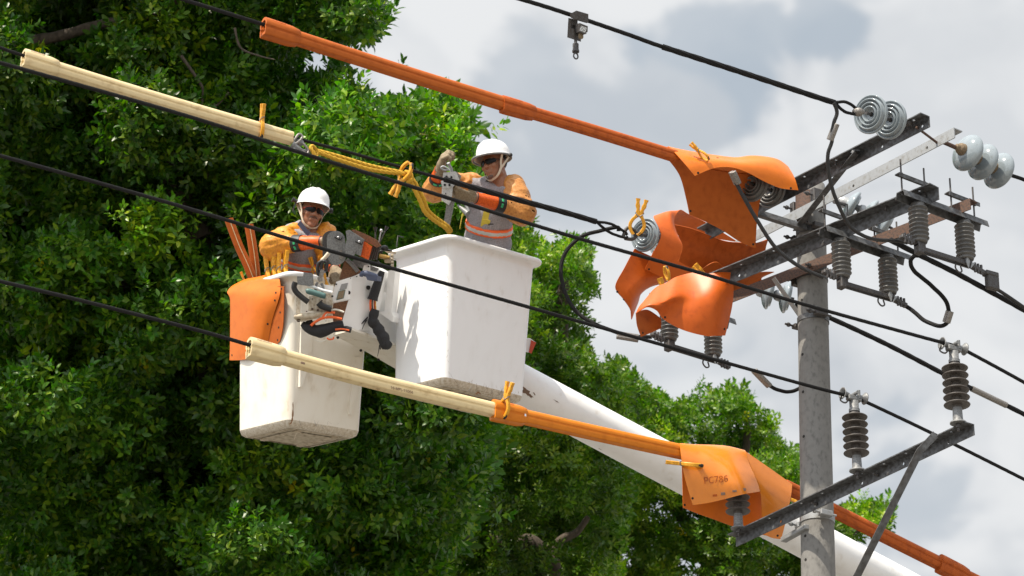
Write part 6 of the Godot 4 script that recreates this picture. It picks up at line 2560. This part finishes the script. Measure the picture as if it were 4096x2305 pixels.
func make_clamps() -> void:
	var o := thing("yellow_peg", "", "peg clamp", Vector3.ZERO, "yellow blanket pegs")
	off = Vector3.ZERO
	for k in [-1, 1]:
		var s := st()
		var path := spline([Vector3(.024 * k, .125, 0), Vector3(.019 * k, .08, 0), Vector3(.01 * k, .035, 0), Vector3(.009 * k, .01, 0), Vector3(.03 * k, -.025, 0), Vector3(.04 * k, -.065, 0), Vector3(.03 * k, -.105, 0), Vector3(.012 * k, -.13, 0)], 4)
		var rows := []
		for i in path.size():
			var t := (path[mini(i + 1, path.size() - 1)] - path[maxi(i - 1, 0)]).normalized()
			var n := Vector3(-t.y, t.x, 0)
			var h := .0095 + (.003 if i < 14 and i % 4 < 2 else 0.0)
			var w := .0135
			rows.append(PackedVector3Array([path[i] - n * h - Vector3(0, 0, w * .7), path[i] - n * h * .6 - Vector3(0, 0, w), path[i] + n * h * .6 - Vector3(0, 0, w), path[i] + n * h - Vector3(0, 0, w * .7), path[i] + n * h + Vector3(0, 0, w * .7), path[i] + n * h * .6 + Vector3(0, 0, w), path[i] - n * h * .6 + Vector3(0, 0, w), path[i] - n * h + Vector3(0, 0, w * .7)]))
		for j in 8:
			var sub := []
			for r: PackedVector3Array in rows:
				sub.append(PackedVector3Array([r[j], r[(j + 1) % 8]]))
			smooth(s)
			grid(s, sub)
		for e in [0, rows.size() - 1]:
			flat(s)
			for j in range(1, 7):
				tri(s, rows[e][0], rows[e][j], rows[e][j + 1])
		var arm := part("arm", s, M.yellow, o)
		if k == 1:
			s = st()
			tube(s, PackedVector3Array([path[path.size() - 6], path[path.size() - 4], path[path.size() - 2], path[path.size() - 1]]), [.0125, .0145, .014, .009], 10)
			part("rubber_tip", s, M.black, arm)
	var s := st()
	tube(s, spline([Vector3(-.022, .02, .012), Vector3(0, .0, .015), Vector3(.022, .02, .012), Vector3(.02, .03, -.013), Vector3(0, .012, -.015), Vector3(-.02, .03, -.012), Vector3(-.022, .02, .012)], 4), .0028, 6)
	part("spring", s, M.castgrey, o)
	var l := [
		["wide open yellow peg biting the wire in front of the white ribbed disc", Vector2(1616, 502), Vector2(1599, 588), depth(string_end.T3) - .02, 1.25, .1],
		["yellow peg with its black tip up, on the loop's hem beside a second peg", Vector2(1688, 733), Vector2(1674, 672), depth(string_end.T3) - .12, 1.0, 1.1],
		["yellow peg hanging jaw down under the loop's hem of the middle wraps", Vector2(1660, 700), Vector2(1683, 766), depth(string_end.T3) - .04, 1.0, 1.0],
		["yellow peg lying aslant on the broad middle wrap, black tip lower right", Vector2(1747, 668), Vector2(1809, 733), depth(on_h(Vector2(1760, 730), H_MID)) - .16, 1.0, .9],
		["yellow peg standing on top of the uppermost orange wrap", Vector2(1738, 361), Vector2(1781, 402), depth(on_w(Vector2(1700, 390), bT2)) - .03, .85, .6],
		["yellow peg round the right end of the upper cream tube", Vector2(662, 262), Vector2(655, 346), depth(on_w(Vector2(655, 325), bT3)) - .02, 1.0, 1.2],
		["yellow peg holding the yellow rope against the wire", Vector2(988, 492), Vector2(1030, 412), depth(on_w(Vector2(1020, 430), bT3)) - .05, 1.15, .7],
		["yellow peg on the orange socket in front of the right bucket's foot", Vector2(1283, 962), Vector2(1262, 1050), depth(on_w(Vector2(1262, 1040), bD)) - .03, 1.1, .8],
		["yellow peg sideways on the left edge of the lower shiny wrap", Vector2(1676, 1163), Vector2(1765, 1172), depth(on_w(Vector2(1716, 1128), bD)) - .12, 1.0, 1.0],
		["yellow peg on the right edge of the lower shiny wrap, by the pole", Vector2(2003, 1263), Vector2(1943, 1236), depth(on_w(Vector2(1980, 1225), bD)) - .08, .85, 1.1]]
	var f := bucket_frame(LEFT_BUCKET)
	var db := depth(face_point(f, Vector2(700, 700)))
	l.append_array([
		["first yellow peg from the left on the left bucket's blanket", Vector2(667, 640), Vector2(678, 728), db + .02, 1.0, 1.35],
		["second yellow peg from the left on the left bucket's blanket", Vector2(686, 634), Vector2(690, 726), db - .02, 1.0, 1.25],
		["third yellow peg from the left on the left bucket's blanket, black tipped", Vector2(700, 637), Vector2(701, 724), db - .05, 1.0, 1.2],
		["rightmost yellow peg on the left bucket's blanket, at the white lip", Vector2(720, 630), Vector2(713, 721), db - .07, 1.0, 1.15],
		["yellow peg upright just in front of the left worker's belt", Vector2(780, 648), Vector2(796, 700), db + .1, .8, .7],
		["small yellow peg hanging beside the steel hook on the left bucket", Vector2(816, 690), Vector2(824, 726), db - .1, .7, 1.0],
		["pale peg half hidden behind the left bucket's blanket", Vector2(608, 690), Vector2(618, 716), db + .45, .6, .9]])
	for i in l.size():
		var q: Array = l[i]
		var a := at(q[1], q[3])
		var b := at(q[2], q[3])
		var y := (a - b).normalized()
		var k: float = q[4] * clampf(a.distance_to(b) / .245, .5, 1.2) / q[4]
		var side := Vector3.RIGHT * cos(q[5]) - fwd * sin(q[5])
		var t := aim((a + b) / 2, y, side)
		t.basis = t.basis * Basis.from_scale(Vector3(k * q[4], k, k))
		if i == 0:
			o.transform = t
			o.set_meta("label", q[0])
		else:
			copy(o, q[0], t)


# ---------------------------------------------------------------- trees
var peep := [[Vector2(883, 1264), Vector2(30, 36)], [Vector2(704, 1387), Vector2(34, 16)], [Vector2(1224, 1372), Vector2(40, 24)], [Vector2(1340, 1440), Vector2(46, 18)], [Vector2(1655, 1275), Vector2(30, 30)], [Vector2(1573, 1397), Vector2(40, 30)], [Vector2(1740, 1420), Vector2(60, 24)], [Vector2(1000, 1330), Vector2(20, 30)]]      # gaps in the leaves where the sky sparkles through
func leaf_spray(sd: int, count: int, len: float, spread: float, tone: Array) -> ArrayMesh:
	# a twig with pointed leaves of their own fold and tilt; y is the twig's direction
	var r := RandomNumberGenerator.new()
	r.seed = sd
	var s := SurfaceTool.new()
	s.begin(Mesh.PRIMITIVE_TRIANGLES)
	for i in count:
		s.set_smooth_group(i + 1)
		var u := (i + .5) / count
		var az := i * 2.4 + r.randf_range(-.3, .3)
		var up := lerpf(.1, 1.15, u) + r.randf_range(-.25, .25)
		var d := Vector3(cos(az) * cos(up), sin(up), sin(az) * cos(up)).normalized()
		var o := Vector3(0, lerpf(-.13, .05, u), 0) * spread + Vector3(r.randf_range(-1, 1), 0, r.randf_range(-1, 1)) * .012
		o += d * .012
		var l := len * r.randf_range(.75, 1.15)
		var w := l * r.randf_range(.2, .25)
		var n := (Vector3.UP - d * d.y + Vector3(r.randf_range(-1, 1), r.randf_range(-.4, .4), r.randf_range(-1, 1)) * .45).normalized()
		var x := d.cross(n).normalized()
		n = x.cross(d)
		var c: Color = tone[r.randi() % tone.size()]
		s.set_color(c)
		var p := [o, o + d * l * .3 + x * w + n * .22 * w, o + d * l * .68 + x * w * .85 + n * .2 * w - n * l * .03, o + d * l - n * l * .1, o + d * l * .68 - x * w * .85 + n * .2 * w - n * l * .03, o + d * l * .3 - x * w + n * .22 * w, o + d * l * .5 - n * .0]
		for k in 6:
			s.add_vertex(p[6])
			s.add_vertex(p[k])
			s.add_vertex(p[(k + 1) % 6])
	s.generate_normals()
	return s.commit()

func inside(v: Vector2, poly: PackedVector2Array) -> bool:
	return Geometry2D.is_point_in_polygon(v, poly)

func crown(o: Node3D, called: String, poly: PackedVector2Array, dn: float, df: float, layers: int, gap: float, rad: Vector2, per: float, mesh: Mesh, m: Material, sd: int, holes: Array, grow := 1.0) -> void:
	# leaf clumps fill the crown's own volume between two distances; poly is its outline as a real shape out there
	var r := RandomNumberGenerator.new()
	r.seed = sd
	var tr := []
	var cols := []
	var box2 := Rect2(poly[0], Vector2.ZERO)
	for v in poly:
		box2 = box2.expand(v)
	holes = holes + peep
	for layer in layers:
		var u0 := float(layer) / layers
		var y := box2.position.y
		var gl := gap * (1.45 - .5 * u0)
		while y < box2.end.y:
			var x := box2.position.x + r.randf() * gl
			while x < box2.end.x:
				var v := Vector2(x + r.randf_range(-.5, .5) * gl, y + r.randf_range(-.5, .5) * gl)
				x += gl
				var ok := inside(v, poly)
				for h: Array in holes:
					if ok and ((v - (h[0] as Vector2)) / (h[1] as Vector2)).length() < 1.0:
						ok = false
				if not ok:
					continue
				var d := lerpf(dn, df, u0 + r.randf() / layers)
				var c := at(v, d)
				var rr := r.randf_range(rad.x, rad.y)
				var squash := Vector3(1.1, r.randf_range(.62, .85), 1.1)
				var tone := r.randf_range(.65, 1.3)
				var sunny_young := Color(1.75, 1.5, 1.0) if r.randf() < .2 else Color(1, 1, 1)  # random bright clumps: new growth, with sunlit leaf tone put in the colour
				var n := int(per * rr * rr / (rad.y * rad.y))
				for i in n:
					var dir := Vector3(r.randfn(), r.randfn() + .25, r.randfn()).normalized()
					var q := c + dir * squash * rr * pow(r.randf(), .4)
					var rel := q - eye
					var dd := rel.dot(fwd)
					var pv := Vector2(1288.0 + foc * rel.x / dd, 724.8 - foc * rel.dot(upv) / dd)
					if not inside(pv, poly) and r.randf() > .015:
						continue
					var shut := false
					for h: Array in holes:
						if ((pv - (h[0] as Vector2)) / (h[1] as Vector2)).length() < .6 and r.randf() < .85:
							shut = true
					if shut:
						continue
					var ax := (dir + Vector3(0, .35, 0) + Vector3(r.randf_range(-1, 1), r.randf_range(-1, 1), r.randf_range(-1, 1)) * .5).normalized()
					var b := Basis(Quaternion(Vector3.UP, ax)) * Basis(Vector3.UP, r.randf() * TAU)
					var k := r.randf_range(.75, 1.2) * grow
					tr.append(Transform3D(b * Basis.from_scale(Vector3.ONE * k), q - off))
					var t := tone * r.randf_range(.8, 1.2)
					if r.randf() < .004:
						cols.append(Color(3.2, 1.6, .5))
					else:
						cols.append(Color(t * r.randf_range(.85, 1.15), t, t * r.randf_range(.7, 1.1)) * sunny_young)
			y += gl * .8
	var mm := MultiMesh.new()
	mm.transform_format = MultiMesh.TRANSFORM_3D
	mm.use_colors = true
	mm.mesh = mesh
	mm.instance_count = tr.size()
	for i in tr.size():
		mm.set_instance_transform(i, tr[i])
		mm.set_instance_color(i, cols[i])
	var mi := MultiMeshInstance3D.new()
	mi.name = called
	mi.multimesh = mm
	mi.material_override = m
	mi.set_meta("kind", "stuff")
	o.add_child(mi, true)
	print(o.name, " ", called, " ", tr.size())

func limb(o: Node3D, called: String, l: Array, r0: float, r1: float) -> MeshInstance3D:
	var s := st()
	var path := spline(l, 6)
	var rr := []
	for i in path.size():
		rr.append(lerpf(r0, r1, float(i) / (path.size() - 1)) * (1.0 + .06 * sin(i * 1.7)))
	tube(s, path, rr, 12)
	return part(called, s, M.bark, o)

func px(l: Array, d: Variant) -> Array:
	var out := []
	for i in l.size() / 2:
		out.append(at(Vector2(l[i * 2], l[i * 2 + 1]), d[i] if d is Array else d))
	return out

func tree_base(x: float, d: float) -> Vector3:
	var q := at(Vector2(x, 1450), d)
	return Vector3(q.x, 0, q.z)

func poly2(l: Array) -> PackedVector2Array:
	var out := PackedVector2Array()
	for i in l.size() / 2:
		out.append(Vector2(l[i * 2], l[i * 2 + 1]))
	return out

func make_trees() -> void:
	var leaf := mat(1, 1, 1, .36, 0, .46)
	leaf.vertex_color_use_as_albedo = true
	leaf.backlight_enabled = true
	leaf.backlight = Color(.78, .95, .2)
	leaf.cull_mode = BaseMaterial3D.CULL_DISABLED
	var tones := [Color(.052, .140, .015), Color(.068, .168, .015), Color(.100, .205, .016), Color(.036, .105, .016), Color(.165, .27, .022), Color(.044, .125, .018)]
	var spray := leaf_spray(3, 13, .085, 1.0, tones)
	var tones2 := [Color(.078, .165, .015), Color(.095, .19, .017), Color(.125, .225, .02), Color(.056, .13, .014), Color(.16, .25, .024)]  # brighter leaves: sunlight on the right-hand trees is put in their colour
	var spray_small := leaf_spray(5, 15, .066, .9, tones2)
	# the big fig on the left
	var base := tree_base(560, 33)
	var o := thing("fig_tree", "great dark fig tree filling the left side behind both buckets", "tree", base, "street trees behind the line")
	var pa := poly2([-260, -420, 300, -420, 700, -240, 960, -90, 985, 20, 975, 55, 930, 95, 860, 105, 800, 120, 755, 138, 735, 172, 790, 185, 830, 142, 870, 165, 885, 215, 930, 245, 985, 258, 1050, 240, 1085, 222, 1120, 235, 1165, 195, 1212, 172, 1205, 215, 1160, 270, 1203, 318, 1170, 350, 1190, 400, 1212, 440, 1215, 520, 1190, 620, 1240, 700, 1260, 900, 1230, 1200, 1100, 1500, 900, 1750, -260, 1750])
	crown(o, "crown", pa, 28.4, 32.8, 4, 150, Vector2(.32, .62), 185, spray, leaf, 11, [[Vector2(272, 492), Vector2(24, 18)], [Vector2(765, 152), Vector2(40, 26)], [Vector2(715, 178), Vector2(16, 30)]])
	crown(o, "inner_crown", pa, 32.8, 34.6, 2, 120, Vector2(.4, .6), 60, spray, leaf, 12, [[Vector2(272, 492), Vector2(40, 30)], [Vector2(765, 152), Vector2(70, 50)], [Vector2(715, 178), Vector2(40, 50)], [Vector2(850, 1290), Vector2(60, 60)]], 1.9)
	limb(o, "trunk", [base, base + Vector3(.1, 3, 0), at(Vector2(620, 1500), 32.6), at(Vector2(560, 1000), 32.2), at(Vector2(480, 500), 32)], .55, .16)
	for q: Array in [[[560, 1000, 300, 700, 120, 400, -100, 150], .18, .08, 31.5], [[500, 600, 380, 300, 330, 120, 420, 40, 600, -60], .13, .05, 30.2], [[-40, 100, 60, 105, 160, 88, 250, 62, 380, 38, 470, -20], .06, .035, 29.5], [[420, 240, 480, 300, 520, 345, 560, 390, 620, 480], .028, .014, 29.3], [[455, 140, 490, 190, 510, 225, 510, 270, 545, 265, 575, 232], .016, .008, 29.1], [[590, 70, 605, 120, 650, 140, 690, 150], .012, .006, 29.0], [[500, 310, 535, 360, 530, 410, 520, 450], .017, .007, 29.2], [[600, 1100, 800, 700, 950, 500, 1080, 330], .16, .05, 31.5]]:
		var d: float = q[3]
		limb(o, "limb", px(q[0], d), q[1], q[2])
	# the column of foliage between the right bucket and the pole
	base = tree_base(1420, 38)
	o = thing("fig_tree", "bright green fig tree rising between the right bucket and the orange wraps", "tree", base, "street trees behind the line")
	var pb := poly2([1180, 520, 1235, 505, 1290, 560, 1345, 545, 1335, 590, 1380, 620, 1440, 590, 1490, 615, 1480, 680, 1510, 725, 1480, 770, 1500, 820, 1485, 870, 1500, 930, 1560, 905, 1580, 960, 1600, 1100, 1560, 1560, 1100, 1800, 900, 1560, 1060, 1100, 1150, 800])
	crown(o, "crown", pb, 34.8, 38.0, 4, 112, Vector2(.26, .48), 120, spray_small, leaf, 21, [])
	crown(o, "inner_crown", pb, 38.2, 39.5, 2, 120, Vector2(.4, .6), 50, spray_small, leaf, 22, [[Vector2(1480, 900), Vector2(80, 200)], [Vector2(1230, 1390), Vector2(60, 60)], [Vector2(1400, 660), Vector2(160, 100)]], 1.9)
	limb(o, "trunk", [base, base + Vector3(0, 4, 0), at(Vector2(1380, 1460), 37.6), at(Vector2(1400, 1000), 37), at(Vector2(1420, 700), 37)], .3, .06)
	for q: Array in [[[1395, 1420, 1330, 1360, 1290, 1380, 1230, 1350], .09, .05], [[1390, 1400, 1410, 1360, 1450, 1340, 1480, 1300], .06, .03], [[1400, 1450, 1390, 1400, 1350, 1370], .07, .05]]:
		limb(o, "limb", px(q[0], 35.5), q[1], q[2])
	base = tree_base(1800, 41)
	o = thing("fig_tree", "lower bushy fig tree under the boom, left of the concrete pole", "tree", base, "street trees behind the line")
	var pc := poly2([1520, 905, 1562, 900, 1590, 940, 1640, 975, 1690, 1015, 1740, 1000, 1765, 960, 1800, 985, 1850, 965, 1890, 990, 1920, 1040, 1965, 1055, 1950, 1095, 1985, 1120, 2020, 1135, 2040, 1300, 2030, 1480, 1980, 1700, 1450, 1700, 1440, 1300])
	crown(o, "crown", pc, 38.4, 41.2, 4, 105, Vector2(.26, .48), 125, spray_small, leaf, 31, [[Vector2(1695, 960), Vector2(24, 30)], [Vector2(1745, 1130), Vector2(30, 14)]])
	limb(o, "trunk", [base, base + Vector3(0, 4, 0), at(Vector2(1790, 1460), 40.6), at(Vector2(1810, 1100), 40.2)], .28, .06)
	limb(o, "limb", px([1800, 1400, 1700, 1280, 1650, 1150, 1580, 1000], 40), .09, .03)
	limb(o, "limb", px([1800, 1350, 1850, 1250, 1880, 1100, 1870, 1010], 40), .08, .03)
	base = tree_base(2180, 42)
	o = thing("fig_tree", "small leafy crown peeping out between the pole and the slanting brace", "tree", base, "street trees behind the line")
	var pd := poly2([2070, 1300, 2120, 1275, 2160, 1262, 2200, 1265, 2240, 1250, 2252, 1290, 2235, 1320, 2250, 1345, 2210, 1350, 2180, 1360, 2130, 1372, 2090, 1400, 2000, 1500, 1960, 1300])
	crown(o, "crown", pd, 40.2, 41.6, 3, 62, Vector2(.2, .34), 64, spray_small, leaf, 41, [])
	limb(o, "trunk", [base, base + Vector3(0, 4, 0), at(Vector2(2060, 1520), 41), at(Vector2(2080, 1400), 41), at(Vector2(2170, 1320), 41)], .2, .03)
